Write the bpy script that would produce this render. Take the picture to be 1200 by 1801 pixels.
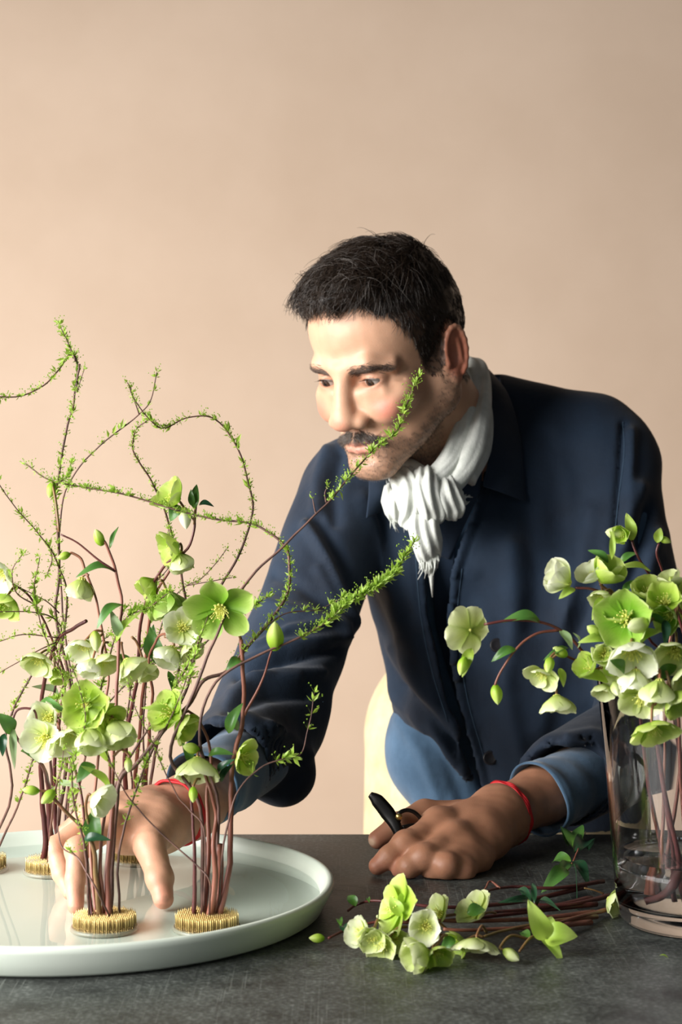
import bpy, math, random
import numpy as np
from mathutils import Vector, Matrix, noise
from mathutils.bvhtree import BVHTree
for o in list(bpy.data.objects): bpy.data.objects.remove(o)
SC = bpy.context.scene
COL = SC.collection
R = math.radians
# ---------------------------------------------------------------- camera
CAMZ = 1.30; PITCH = R(1.5); F = 3200.0; TZ = 0.90
cam = bpy.data.objects.new('camera', bpy.data.cameras.new('camera'))
COL.objects.link(cam); SC.camera = cam
cam.location = (0, 0, CAMZ); cam.rotation_euler = (R(90) - PITCH, 0, 0)
cam.data.sensor_fit = 'VERTICAL'; cam.data.sensor_height = 36.0; cam.data.lens = F / 1801 * 36
cam.data.dof.use_dof = True; cam.data.dof.focus_distance = 1.72; cam.data.dof.aperture_fstop = 9.0
cam.data.clip_start = 0.05
# ---------------------------------------------------------------- light: soft dusk-free room, one big window to the left
w = bpy.data.worlds.new('world'); SC.world = w; w.use_nodes = True
w.node_tree.nodes['Background'].inputs[0].default_value = (0.80, 0.88, 1.0, 1)
w.node_tree.nodes['Background'].inputs[1].default_value = 0.20
def area(name, loc, target, sx, sy, power, color):
    l = bpy.data.lights.new(name, 'AREA'); l.shape = 'RECTANGLE'; l.size = sx; l.size_y = sy
    l.energy = power; l.color = color
    o = bpy.data.objects.new(name, l); COL.objects.link(o); o.location = loc
    o.rotation_euler = (Vector(target) - Vector(loc)).to_track_quat('-Z', 'Y').to_euler()
    return o
area('window_light', (-2.1, 0.85, 1.62), (0.0, 2.15, .45), 2.2, 1.4, 77, (1.0, 0.975, 0.955)).data.spread = R(122)
SC.view_settings.view_transform = 'Standard'; SC.view_settings.look = 'None'
SC.view_settings.exposure = 0.35; SC.view_settings.gamma = 1.0; SC.view_settings.use_curve_mapping = False

# ---------------------------------------------------------------- helpers
rnd = random.Random(7)
def P(px, py, d):
    """world point at depth d (world y) seen at photo pixel px, py"""
    u = (px - 600) / F; v = -(py - 900.5) / F
    dx, dy, dz = u, math.cos(PITCH) + v * math.sin(PITCH), -math.sin(PITCH) + v * math.cos(PITCH)
    s = d / dy
    return Vector((dx * s, d, CAMZ + dz * s))
def px_m(d): return d / F
def to_px(V):
    """Nx3 world -> Nx2 pixels"""
    z0 = V[:, 2] - CAMZ
    d = V[:, 1] * math.cos(PITCH) - z0 * math.sin(PITCH); up = V[:, 1] * math.sin(PITCH) + z0 * math.cos(PITCH)
    return np.stack([600 + F * V[:, 0] / d, 900.5 - F * up / d], 1)
def mesh_np(name, V, faces, mat=None, smooth=True, col=None, uv=None):
    V = np.asarray(V, dtype=np.float32)
    me = bpy.data.meshes.new(name)
    if isinstance(faces, np.ndarray):
        k = faces.shape[1]
        me.vertices.add(len(V)); me.vertices.foreach_set('co', V.ravel())
        me.loops.add(faces.size); me.loops.foreach_set('vertex_index', faces.astype(np.int32).ravel())
        me.polygons.add(len(faces)); me.polygons.foreach_set('loop_start', np.arange(0, faces.size, k, dtype=np.int32))
        me.update(calc_edges=True)
    else:
        me.from_pydata([tuple(map(float, v)) for v in V], [], faces); me.update()
    me.validate()
    if smooth: me.polygons.foreach_set('use_smooth', np.ones(len(me.polygons), dtype=bool))
    if col is not None:
        a = me.color_attributes.new('Col', 'FLOAT_COLOR', 'POINT')
        c = np.ones((len(V), 4), dtype=np.float32); c[:, :3] = col; a.data.foreach_set('color', c.ravel())
    if uv is not None:
        l = me.uv_layers.new(name='UVMap'); idx = np.zeros(len(me.loops), dtype=np.int32)
        me.loops.foreach_get('vertex_index', idx)
        l.data.foreach_set('uv', np.asarray(uv, dtype=np.float32)[idx].ravel())
    if mat is not None: me.materials.append(mat)
    return me
def link(name, me, parent=None, loc=None):
    o = bpy.data.objects.new(name, me); COL.objects.link(o)
    if parent is not None: o.parent = parent
    if loc is not None: o.location = loc
    return o
def empty(name, loc):
    o = bpy.data.objects.new(name, None); COL.objects.link(o); o.location = loc; o.empty_display_size = 0.02
    return o
def tag(o, label=None, cat=None, group=None, kind=None):
    if label: o['label'] = label
    if cat: o['category'] = cat
    if group: o['group'] = group
    if kind: o['kind'] = kind
    return o
class MB:
    """collects simple shapes in one mesh"""
    def __init__(s): s.v = []; s.f = []
    def add(s, V, Fc):
        b = len(s.v); s.v += [tuple(p) for p in V]; s.f += [tuple(i + b for i in f) for f in Fc]
    def box(s, c, h, bev=0.0):
        c = Vector(c); x, y, z = h
        V = [c + Vector((a * x, b * y, d * z)) for a in (-1, 1) for b in (-1, 1) for d in (-1, 1)]
        s.add(V, [(0, 1, 3, 2), (4, 6, 7, 5), (0, 4, 5, 1), (2, 3, 7, 6), (0, 2, 6, 4), (1, 5, 7, 3)])
    def lathe(s, prof, n=48, c=(0, 0, 0), close=True):
        V = []; Fc = []
        for r, z in prof:
            for i in range(n):
                a = 2 * math.pi * i / n; V.append((c[0] + r * math.cos(a), c[1] + r * math.sin(a), c[2] + z))
        m = len(prof)
        for j in range(m - (0 if close else 1)):
            for i in range(n):
                k = (i + 1) % n; j2 = (j + 1) % m
                Fc.append((j * n + i, j * n + k, j2 * n + k, j2 * n + i))
        s.add(V, Fc)
    def tube(s, pts, rad, n=6, cap=True, flat=1.0, up=None):
        V, Fc = tube_geo(pts, rad, n, cap, flat, up); s.add(V, Fc)
    def build(s, name, mat, parent=None, loc=None, smooth=True):
        off = Vector(loc) if loc is not None else Vector((0, 0, 0))
        V = np.array(s.v) - np.array(off) * (0 if loc is None else 1)
        return link(name, mesh_np(name, V, s.f, mat, smooth), parent, None)
def frames(pts, up=None):
    pts = [Vector(p) for p in pts]; n = len(pts); T = []
    for i in range(n):
        t = pts[min(i + 1, n - 1)] - pts[max(i - 1, 0)]
        T.append(t.normalized() if t.length > 1e-9 else Vector((0, 0, 1)))
    a = Vector(up) if up is not None else (Vector((1, 0, 0)) if abs(T[0].x) < .8 else Vector((0, 1, 0)))
    out = []
    for t in T:
        a = (a - t * a.dot(t)); a = a.normalized() if a.length > 1e-6 else t.orthogonal().normalized()
        out.append((t, a.copy(), t.cross(a)))
    return pts, out
def tube_geo(pts, rad, n=6, cap=True, flat=1.0, up=None):
    pts, fr = frames(pts, up)
    if not hasattr(rad, '__len__'): rad = [rad] * len(pts)
    V = []; Fc = []
    for p, (t, a, b), r in zip(pts, fr, rad):
        for i in range(n):
            an = 2 * math.pi * i / n; V.append(p + a * (r * math.cos(an)) + b * (r * flat * math.sin(an)))
    for j in range(len(pts) - 1):
        for i in range(n):
            k = (i + 1) % n; Fc.append((j * n + i, j * n + k, (j + 1) * n + k, (j + 1) * n + i))
    if cap:
        Fc.append(tuple(range(n - 1, -1, -1))); m = (len(pts) - 1) * n; Fc.append(tuple(m + i for i in range(n)))
    return V, Fc
def cr(pts, n=6):
    """catmull-rom through points"""
    pts = [Vector(p) for p in pts]
    if len(pts) < 3: return [pts[0].lerp(pts[-1], i / n) for i in range(n + 1)]
    q = [pts[0] * 2 - pts[1]] + pts + [pts[-1] * 2 - pts[-2]]; out = []
    for i in range(1, len(q) - 2):
        p0, p1, p2, p3 = q[i - 1:i + 3]
        for k in range(n):
            t = k / n
            out.append(0.5 * ((2 * p1) + (p2 - p0) * t + (2 * p0 - 5 * p1 + 4 * p2 - p3) * t * t + (3 * p1 - p0 - 3 * p2 + p3) * t ** 3))
    out.append(pts[-1]); return out
def lin(c):
    return tuple(((x / 255) / 12.92 if x / 255 <= .04045 else ((x / 255 + .055) / 1.055) ** 2.4) for x in c)
# ---------------------------------------------------------------- materials
def mat(name, base=(.5, .5, .5), rough=.6, metal=0.0, **kw):
    m = bpy.data.materials.new(name); m.use_nodes = True
    b = m.node_tree.nodes['Principled BSDF']
    b.inputs['Base Color'].default_value = (*base, 1); b.inputs['Roughness'].default_value = rough
    b.inputs['Metallic'].default_value = metal
    for k, v in kw.items(): b.inputs[k.replace('_', ' ')].default_value = v
    return m
def N(m, t, **kw):
    n = m.node_tree.nodes.new(t)
    for k, v in kw.items():
        if hasattr(n, k): setattr(n, k, v)
        else: n.inputs[k].default_value = v
    return n
def L(m, a, b): m.node_tree.links.new(a, b)
def bsdf(m): return m.node_tree.nodes['Principled BSDF']
def noise_col(m, c1, c2, scale=5, detail=4, lo=.35, hi=.65, coord='Object', stretch=None, rough=.6):
    tc = N(m, 'ShaderNodeTexCoord'); mp = N(m, 'ShaderNodeMapping'); L(m, tc.outputs[coord], mp.inputs[0])
    if stretch: mp.inputs['Scale'].default_value = stretch
    nz = N(m, 'ShaderNodeTexNoise'); nz.inputs['Scale'].default_value = scale; nz.inputs['Detail'].default_value = detail
    nz.inputs['Roughness'].default_value = rough
    L(m, mp.outputs[0], nz.inputs['Vector'])
    r = N(m, 'ShaderNodeValToRGB'); r.color_ramp.elements[0].position = lo; r.color_ramp.elements[1].position = hi
    r.color_ramp.elements[0].color = (*c1, 1); r.color_ramp.elements[1].color = (*c2, 1)
    L(m, nz.outputs[0], r.inputs[0]); L(m, r.outputs[0], bsdf(m).inputs['Base Color'])
    return mp, nz, r
def bump(m, src, strength=.3, dist=.001):
    b = N(m, 'ShaderNodeBump'); b.inputs['Strength'].default_value = strength; b.inputs['Distance'].default_value = dist
    L(m, src, b.inputs['Height']); L(m, b.outputs[0], bsdf(m).inputs['Normal']); return b
def mixc(m, fac, a, b, mode='MIX'):
    x = N(m, 'ShaderNodeMix'); x.data_type = 'RGBA'; x.blend_type = mode
    if hasattr(fac, 'links'): L(m, fac, x.inputs[0])
    else: x.inputs[0].default_value = fac
    for s, v in ((6, a), (7, b)):
        if hasattr(v, 'links'): L(m, v, x.inputs[s])
        else: x.inputs[s].default_value = (*v, 1)
    return x.outputs[2]
# ---------------------------------------------------------------- SDF modelling
class SDF:
    def __init__(s, lo, hi, h, far=.05):
        s.lo = np.array(lo, float); s.h = h; s.far = far
        n = np.ceil((np.array(hi, float) - s.lo) / h).astype(int) + 1; s.n = n
        s.ax = [(s.lo[i] + h * np.arange(n[i])).astype(np.float32) for i in range(3)]
        s.v = np.full(n, far, dtype=np.float32)
    def sub(s, lo, hi):
        sl = []
        for i in range(3):
            a = int(max(0, math.floor((lo[i] - s.lo[i]) / s.h))); b = int(min(s.n[i], math.ceil((hi[i] - s.lo[i]) / s.h) + 1))
            if b <= a: return None
            sl.append(slice(a, b))
        X = s.ax[0][sl[0]][:, None, None]; Y = s.ax[1][sl[1]][None, :, None]; Z = s.ax[2][sl[2]][None, None, :]
        return tuple(sl), X, Y, Z
    def op(s, f, lo, hi, k=.01, mode='u'):
        m = s.far if mode == 'u' else k + s.h * 2
        q = s.sub([x - m for x in lo], [x + m for x in hi])
        if q is None: return
        sl, X, Y, Z = q; d = f(X, Y, Z).astype(np.float32); a = s.v[sl]
        if mode == 'u':
            if k > 0: hh = np.maximum(k - np.abs(a - d), 0) / k; s.v[sl] = np.minimum(a, d) - hh * hh * k * .25
            else: s.v[sl] = np.minimum(a, d)
        elif mode == 's':
            d = -d
            if k > 0: hh = np.maximum(k - np.abs(a - d), 0) / k; s.v[sl] = np.maximum(a, d) + hh * hh * k * .25
            else: s.v[sl] = np.maximum(a, d)
    def ell(s, c, r, k=.01, mode='u', rot=None):
        c = np.array(c, float); r = np.array(r, float)
        if rot is None: M = np.eye(3)
        else: M = np.array(rot).T  # world->local rows
        def f(X, Y, Z):
            x, y, z = X - c[0], Y - c[1], Z - c[2]
            if rot is None: u, v, w_ = x, y, z
            else:
                u = M[0, 0] * x + M[0, 1] * y + M[0, 2] * z; v = M[1, 0] * x + M[1, 1] * y + M[1, 2] * z; w_ = M[2, 0] * x + M[2, 1] * y + M[2, 2] * z
            k0 = np.sqrt((u / r[0]) ** 2 + (v / r[1]) ** 2 + (w_ / r[2]) ** 2); k1 = np.sqrt((u / r[0] ** 2) ** 2 + (v / r[1] ** 2) ** 2 + (w_ / r[2] ** 2) ** 2)
            return k0 * (k0 - 1) / np.maximum(k1, 1e-6)
        m = float(max(r)) if rot is not None else None
        e = np.array([m] * 3) if m else r
        s.op(f, c - e, c + e, k, mode)
    def cap(s, a, b, ra, rb=None, k=.01, mode='u'):
        rb = ra if rb is None else rb
        a = np.array(a, float); b = np.array(b, float); ba = b - a; L2 = float(ba @ ba) + 1e-12
        def f(X, Y, Z):
            x, y, z = X - a[0], Y - a[1], Z - a[2]
            t = np.clip((x * ba[0] + y * ba[1] + z * ba[2]) / L2, 0, 1)
            return np.sqrt((x - t * ba[0]) ** 2 + (y - t * ba[1]) ** 2 + (z - t * ba[2]) ** 2) - (ra + (rb - ra) * t)
        m = max(ra, rb); s.op(f, np.minimum(a, b) - m, np.maximum(a, b) + m, k, mode)
    def chain(s, pts, rad, k=.01, mode='u'):
        for i in range(len(pts) - 1): s.cap(pts[i], pts[i + 1], rad[i], rad[i + 1], k if i == 0 else min(k, .4 * rad[i] + 1e-4), mode)
    def mesh(s):
        v = s.v; h = s.h; nx, ny, nz = v.shape; sg = v < 0
        allc = [(i, j, k) for i in (0, 1) for j in (0, 1) for k in (0, 1)]
        cnt = np.zeros((nx - 1, ny - 1, nz - 1), dtype=np.int8)
        for i, j, k in allc: cnt += sg[i:nx - 1 + i, j:ny - 1 + j, k:nz - 1 + k]
        I = np.argwhere((cnt > 0) & (cnt < 8)); idx = np.full(cnt.shape, -1, dtype=np.int32); idx[tuple(I.T)] = np.arange(len(I))
        vals = np.stack([v[I[:, 0] + i, I[:, 1] + j, I[:, 2] + k] for i, j, k in allc], 1)
        acc = np.zeros((len(I), 3)); c = np.zeros(len(I))
        for p in range(8):
            for q in range(p + 1, 8):
                A = np.array(allc[p]); B = np.array(allc[q])
                if np.abs(A - B).sum() != 1: continue
                a = vals[:, p]; b = vals[:, q]; m = (a < 0) != (b < 0)
                t = np.where(m, a / np.where(m, a - b, 1), 0)
                acc += np.where(m[:, None], A + t[:, None] * (B - A), 0); c += m
        V = s.lo + h * (I + acc / c[:, None]); Q = []
        for ax in range(3):
            o = [0, 1, 2]; o.remove(ax); u, w_ = o
            s0 = [slice(1, -1)] * 3; s0[ax] = slice(0, -1); s1 = [slice(1, -1)] * 3; s1[ax] = slice(1, None)
            A = sg[tuple(s0)]; B = sg[tuple(s1)]; E = np.argwhere(A != B)
            if not len(E): continue
            st = A[tuple(E.T)]; base = E.copy(); base[:, u] += 1; base[:, w_] += 1
            def g(du, dw):
                c_ = base.copy(); c_[:, u] -= du; c_[:, w_] -= dw; return idx[tuple(c_.T)]
            q = np.stack([g(0, 0), g(1, 0), g(1, 1), g(0, 1)], 1)
            flip = st if ax != 1 else ~st
            q[~flip] = q[~flip][:, ::-1]
            Q.append(q)
        return V, np.concatenate(Q).astype(np.int32)
def normals(V, Q):
    n = np.zeros_like(V); a, b, c, d = (V[Q[:, i]] for i in range(4)); fn = np.cross(c - a, d - b)
    for i in range(4): np.add.at(n, Q[:, i], fn)
    return n / np.maximum(np.linalg.norm(n, axis=1, keepdims=True), 1e-12)
def vnoise(V, scale, seed=0):
    """cheap smooth sum-of-sines noise, -1..1"""
    r = np.random.RandomState(seed); out = np.zeros(len(V))
    for i in range(7):
        k = r.normal(size=3); k /= np.linalg.norm(k); out += np.sin(V @ k * scale * (0.6 + 1.0 * r.rand()) + r.rand() * 6.28)
    return out / 3.5
def segdist(Pq, poly):
    """distance of Nx2 points to polyline"""
    poly = np.array(poly, float); d = np.full(len(Pq), 1e9)
    for a, b in zip(poly[:-1], poly[1:]):
        ba = b - a; t = np.clip(((Pq - a) @ ba) / (ba @ ba), 0, 1); d = np.minimum(d, np.linalg.norm(Pq - a - t[:, None] * ba, axis=1))
    return d
def sideof(Pq, poly):
    """x offset to a polyline that runs in y (positive = right of it)"""
    poly = np.array(poly, float); return Pq[:, 0] - np.interp(Pq[:, 1], poly[:, 1], poly[:, 0])
# ---------------------------------------------------------------- room
m_wall = mat('painted paper backdrop', rough=.85)
_, nz, _ = noise_col(m_wall, lin((202, 177, 153)), lin((218, 194, 171)), scale=1.6, detail=5, lo=.3, hi=.7)
n2 = N(m_wall, 'ShaderNodeTexNoise', Scale=420.0); bump(m_wall, n2.outputs[0], .12, .001)
m_floor = mat('wood floor', rough=.6); noise_col(m_floor, (.12, .08, .05), (.2, .14, .1), scale=6, stretch=(1, 12, 1))
m_ceil = mat('plaster', (.7, .68, .64), rough=.9)
def slab(name, c, h, m):
    b = MB(); b.box(c, h); return tag(b.build(name, m, smooth=False), kind='structure')
slab('wall_back', (0, 3.15, 1.5), (3.2, .05, 1.5), m_wall)
slab('floor', (0, 0.6, -.025), (3.2, 2.6, .025), m_floor)

m_side = mat('dark light-blocking plaster', rough=.9); noise_col(m_side, (.035, .033, .03), (.05, .047, .042), scale=3)  # dark finish for the two added light blockers
slab('added_dark_wall_right', (2.35, 1.0, 1.5), (.05, 2.2, 1.5), m_side)  # added out of view to block fill light and deepen the shadow side
slab('added_dark_ceiling', (0, 1.0, 3.03), (3.2, 2.2, .03), m_side)  # unseen dark cover, added to keep fill light off from above

# ---------------------------------------------------------------- table
m_table = mat('worn dark metal tabletop', rough=.42)
mp, nz, rp = noise_col(m_table, (.026, .029, .027), (.15, .165, .15), scale=26, detail=9, lo=.34, hi=.70, rough=.74)
base = rp.outputs[0]
tc = N(m_table, 'ShaderNodeTexCoord'); acc = None
for i, (rz, sc, th) in enumerate(((38, (60, .55, 1), .70), (-52, (70, .7, 1), .70), (78, (52, .5, 1), .685), (105, (80, .8, 1), .70), (-20, (75, .9, 1), .72))):
    mpp = N(m_table, 'ShaderNodeMapping'); mpp.inputs['Rotation'].default_value = (0, 0, R(rz)); mpp.inputs['Scale'].default_value = sc
    mpp.inputs['Location'].default_value = (i * 3.1, i * 1.7, 0)
    L(m_table, tc.outputs['Object'], mpp.inputs[0])
    n_ = N(m_table, 'ShaderNodeTexNoise', Scale=14.0, Detail=2.0); L(m_table, mpp.outputs[0], n_.inputs['Vector'])
    r_ = N(m_table, 'ShaderNodeValToRGB'); r_.color_ramp.elements[0].position = th; r_.color_ramp.elements[1].position = th + .035
    L(m_table, n_.outputs[0], r_.inputs[0])
    acc = r_.outputs[0] if acc is None else mixc(m_table, 1.0, acc, r_.outputs[0], 'LIGHTEN')
speck = N(m_table, 'ShaderNodeTexNoise', Scale=260.0, Detail=3.0); L(m_table, tc.outputs['Object'], speck.inputs['Vector'])
sr = N(m_table, 'ShaderNodeValToRGB'); sr.color_ramp.elements[0].position = .45; sr.color_ramp.elements[1].position = .75
L(m_table, speck.outputs[0], sr.inputs[0])
c1 = mixc(m_table, .55, base, sr.outputs[0], 'SOFT_LIGHT')
mm = N(m_table, 'ShaderNodeMath'); mm.operation = 'MULTIPLY'; L(m_table, acc, mm.inputs[0])
pn = N(m_table, 'ShaderNodeTexNoise', Scale=5.0, Detail=3.0); L(m_table, tc.outputs['Object'], pn.inputs['Vector'])
pr_ = N(m_table, 'ShaderNodeMapRange'); pr_.inputs['From Min'].default_value = .45; pr_.inputs['From Max'].default_value = .62; pr_.inputs['To Min'].default_value = .12; pr_.inputs['To Max'].default_value = .5; L(m_table, pn.outputs[0], pr_.inputs[0]); L(m_table, pr_.outputs[0], mm.inputs[1])
c2 = mixc(m_table, mm.outputs[0], c1, (.30, .32, .29)); L(m_table, c2, bsdf(m_table).inputs['Base Color'])
rr = N(m_table, 'ShaderNodeMapRange'); rr.inputs['To Min'].default_value = .36; rr.inputs['To Max'].default_value = .62
L(m_table, nz.outputs[0], rr.inputs[0]); L(m_table, rr.outputs[0], bsdf(m_table).inputs['Roughness'])
bump(m_table, speck.outputs[0], .15, .0005)
t = tag(empty('work_table', (0, 1.40, 0)), 'dark scratched metal work table under the tray, vase and cut flowers', 'table')
b = MB(); b.box((0, 0, TZ - .02), (1.15, .56, .02)); tt = b.build('tabletop', m_table, t, smooth=False)
bv = tt.modifiers.new('bevel', 'BEVEL'); bv.width = .002; bv.segments = 2
m_leg = mat('dark steel', (.03, .03, .03), .5, .6)
for sx in (-1, 1):
    for sy in (-1, 1):
        b = MB(); b.box((sx * 1.08, sy * .5, (TZ - .04) / 2), (.03, .03, (TZ - .04) / 2)); b.build('leg', m_leg, t, smooth=False)

# ---------------------------------------------------------------- tray
m_tray = mat('pale sage glazed ceramic', lin((214, 222, 210)), .38)
noise_col(m_tray, lin((214, 225, 210)), lin((222, 230, 217)), scale=4)
TX, TY, TR = -.238, 1.622, .232
tr = tag(empty('round_tray', (TX, TY, TZ)), 'wide round pale sage green tray holding the pin holders and a film of water', 'tray')
prof = [(0.0001, .002), (.205, .002), (.2175, .0015), (.2215, .004), (.226, .013), (.2312, .022), (.2318, .0262), (.2302, .0282), (.2275, .0286), (.2255, .0272), (.2222, .0215), (.2175, .0125), (.2125, .0088), (.20, .0075), (.10, .0072), (.0001, .0072)]
b = MB(); b.lathe(prof, 128, close=False); b.build('dish', m_tray, tr)
m_water = bpy.data.materials.new('thin clear water'); m_water.use_nodes = True
nt = m_water.node_tree; nt.nodes.clear()
wo = nt.nodes.new('ShaderNodeOutputMaterial'); wm = nt.nodes.new('ShaderNodeMixShader'); wt = nt.nodes.new('ShaderNodeBsdfTransparent'); wg = nt.nodes.new('ShaderNodeBsdfGlossy')
wf = nt.nodes.new('ShaderNodeFresnel'); wf.inputs[0].default_value = 1.33; wg.inputs['Roughness'].default_value = .015
wt.inputs[0].default_value = (.96, .985, .98, 1)
wgeo = nt.nodes.new('ShaderNodeNewGeometry'); wmr = nt.nodes.new('ShaderNodeMapRange'); wmr.inputs['To Min'].default_value = 1.33; wmr.inputs['To Max'].default_value = 1 / 1.33
nt.links.new(wgeo.outputs['Backfacing'], wmr.inputs[0]); nt.links.new(wmr.outputs[0], wf.inputs[0])
nt.links.new(wf.outputs[0], wm.inputs[0]); nt.links.new(wt.outputs[0], wm.inputs[1]); nt.links.new(wg.outputs[0], wm.inputs[2]); nt.links.new(wm.outputs[0], wo.inputs[0])
b = MB(); b.lathe([(.2195, 0), (0.0001, 0)], 96, close=False)
wtr = b.build('water', m_water); wtr.location = (TX, TY, TZ + .0155); tag(wtr, 'shallow still water filling the pale round tray', 'water')

# ---------------------------------------------------------------- pin holders
m_brass = mat('brass pins', lin((226, 196, 130)), .35, .8)
m_base = mat('tarnished lead base', lin((92, 80, 56)), .45, .7)
m_ring = mat('clear grey rubber ring', lin((150, 150, 135)), .25)
FZ = TZ + .0076
def pin_holder(px, py, d, label, r=.0275, src=None):
    c = P(px, py, d); c.z = FZ
    if src is None:
        t = empty('pin_holder', c)
        b = MB(); b.lathe([(0.0001, 0), (r, 0), (r, .0035), (r * .97, .0045), (.0001, .0045)], 48, close=False); b.build('lead_base', m_base, t)
        b = MB(); b.lathe([(r, .0), (r + .0014, .0004), (r + .0016, .002), (r + .0008, .0035), (r, .0036)], 48, close=False); b.build('rubber_ring', m_ring, t)
        b = MB(); st = .0033
        n = int(r / st) + 1
        for j in range(-n, n + 1):
            for i in range(-n, n + 1):
                x = (i + .5 * (j % 2)) * st; y = j * st * .87
                if math.hypot(x, y) < r - .001:
                    hgt = .0155 + rnd.uniform(-.0003, .0003)
                    b.tube([(x, y, .004), (x, y, hgt - .003), (x, y, hgt)], [.00055, .00055, .00010], 5)
        p = b.build('pins', m_brass, t); p['kind'] = 'stuff'
    else:
        t = src.copy(); COL.objects.link(t); t.location = c
        for ch in src.children:
            k = ch.copy(); COL.objects.link(k); k.parent = t
    return tag(t, label, 'pin holder', 'brass pin holders in the tray'), c
khA, KA = pin_holder(184, 1627, 1.525, 'round brass pin holder under the reaching fingers, left of the thumb')
khB, KB = pin_holder(364, 1627, 1.525, 'round brass pin holder at the front right of the tray, right of the thumb', src=khA)
khC, KC = pin_holder(94, 1530, 1.74, 'round brass pin holder further back, partly behind the fingertips', src=khA)
khD, KD = pin_holder(-38, 1526, 1.75, 'brass pin holder at the back left, mostly outside the photo', src=khA)
khE, KE = pin_holder(245, 1512, 1.79, 'round brass pin holder at the back of the tray, hidden behind the hand', src=khA)

# ---------------------------------------------------------------- vase
m_glass = mat('clear glass', (1, 1, 1), .0, Transmission_Weight=1.0, IOR=1.46)
m_vwater = mat('clear water', (.97, .99, .98), .0, Transmission_Weight=1.0, IOR=1.33)
VX = P(1222, 1600, 1.575).x; VY = 1.575
va = tag(empty('glass_vase', (VX, VY, TZ)), 'tall tapered clear glass vase with a thick base on the right of the table', 'vase')
Hh = .222
prof = [(.0001, 0), (.054, 0), (.0615, .0025), (.0655, .008), (.0675, .016), (.0700, .045), (.0770, .13), (.0858, Hh - .001), (.0850, Hh + .001), (.0835, Hh + .001), (.0825, Hh - .001), (.0740, .13), (.0668, .045), (.0640, .0235), (.0600, .0195), (.050, .0182), (.0001, .018)]
b = MB(); b.lathe(prof, 96, close=False); b.build('glass_body', m_glass, va)
# water touches the glass: its skin sits a hair inside the wall
b = MB(); b.lathe([(.0001, .0186), (.0497, .0188), (.0596, .0201), (.0636, .0241), (.0664, .045), (.0676, .0615), (.0666, .0605), (.0001, .0602)], 96, close=False)
vw = b.build('water', m_vwater); vw.location = (VX, VY, TZ); tag(vw, 'clear water in the bottom of the glass vase', 'water')
# ================================================================ the man
def skin_mat(name):
    m = mat(name, (.5, .3, .2), .5, Subsurface_Weight=.12, Subsurface_Scale=.006)
    bsdf(m).inputs['Subsurface Radius'].default_value = (1.0, .35, .2)
    a = N(m, 'ShaderNodeAttribute'); a.attribute_name = 'Col'
    nz = N(m, 'ShaderNodeTexNoise', Scale=60.0, Detail=6.0); tc = N(m, 'ShaderNodeTexCoord'); L(m, tc.outputs['Object'], nz.inputs['Vector'])
    r = N(m, 'ShaderNodeMapRange'); r.inputs['To Min'].default_value = .84; r.inputs['To Max'].default_value = 1.14; L(m, nz.outputs[0], r.inputs[0])
    L(m, mixc(m, 1.0, a.outputs['Color'], r.outputs[0], 'MULTIPLY'), bsdf(m).inputs['Base Color'])
    n2 = N(m, 'ShaderNodeTexNoise', Scale=700.0, Detail=3.0); L(m, tc.outputs['Object'], n2.inputs['Vector']); bump(m, n2.outputs[0], .25, .0006)
    return m
m_skin = skin_mat('skin')
def cloth(name, c1, c2, scale=5, weave=900.0, rough=.85, sheen=.25, bs=.35):
    m = mat(name, c1, rough, Sheen_Weight=sheen, Sheen_Roughness=.5)
    mp, nz, r = noise_col(m, c1, c2, scale=scale, detail=7, lo=.35, hi=.68)
    tc = N(m, 'ShaderNodeTexCoord'); n2 = N(m, 'ShaderNodeTexNoise', Scale=weave, Detail=2.0); L(m, tc.outputs['Object'], n2.inputs['Vector'])
    n3 = N(m, 'ShaderNodeTexNoise', Scale=28.0, Detail=4.0); L(m, tc.outputs['Object'], n3.inputs['Vector'])
    b1 = bump(m, n2.outputs[0], bs, .0007)
    b2 = N(m, 'ShaderNodeBump'); b2.inputs['Strength'].default_value = .35; b2.inputs['Distance'].default_value = .006
    L(m, n3.outputs[0], b2.inputs['Height']); L(m, b2.outputs[0], b1.inputs['Normal'])
    return m
m_jacket = cloth('navy cotton', (.0019, .0080, .0210), (.0064, .0235, .0520), sheen=.08)
m_shirt = cloth('blue denim', (.036, .085, .150), (.075, .150, .245), scale=14)
m_inner = cloth('dark blue twill', (.008, .019, .042), (.014, .034, .070), sheen=.08)
m_trouser = cloth('cream cotton', lin((188, 172, 130)), lin((214, 200, 160)), scale=20)
m_scarf = cloth('crinkled white gauze', lin((205, 209, 200)), lin((232, 234, 226)), scale=40, weave=500.0, sheen=.1, bs=.5)
m_red = mat('red cord', (.62, .012, .018), .55)
m_hair = mat('dark brown hair', (.026, .016, .010), .38)
m_grey = mat('grey and highlight hair', (.15, .13, .115), .38)
m_mou = mat('moustache hair', (.10, .075, .058), .5)
m_stub = mat('short dark stubble', (.075, .052, .038), .5)

man = tag(empty('person', (.22, 2.45, 0)), 'man in navy jacket and white scarf leaning over the table towards the tray', 'person')
ML = Vector(man.location)
def plink(name, V, Q, m, **kw):
    return link(name, mesh_np(name, np.asarray(V) - np.array(ML), Q, m, **kw), man)

# ---------- head frame
hy, hp, hr = R(-40.8), R(22.8), R(1.1)
HM = (Matrix.Translation((.0583, 2.1, 1.4255)) @ Matrix.Rotation(hy, 4, 'Z') @ Matrix.Rotation(hp, 4, 'X') @ Matrix.Rotation(hr, 4, 'Y'))
HI = HM.inverted()
def h2w(V):
    V = np.asarray(V); M_ = np.array(HM); return V @ M_[:3, :3].T + M_[:3, 3]
def toh(p): return HI @ Vector(p)

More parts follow.
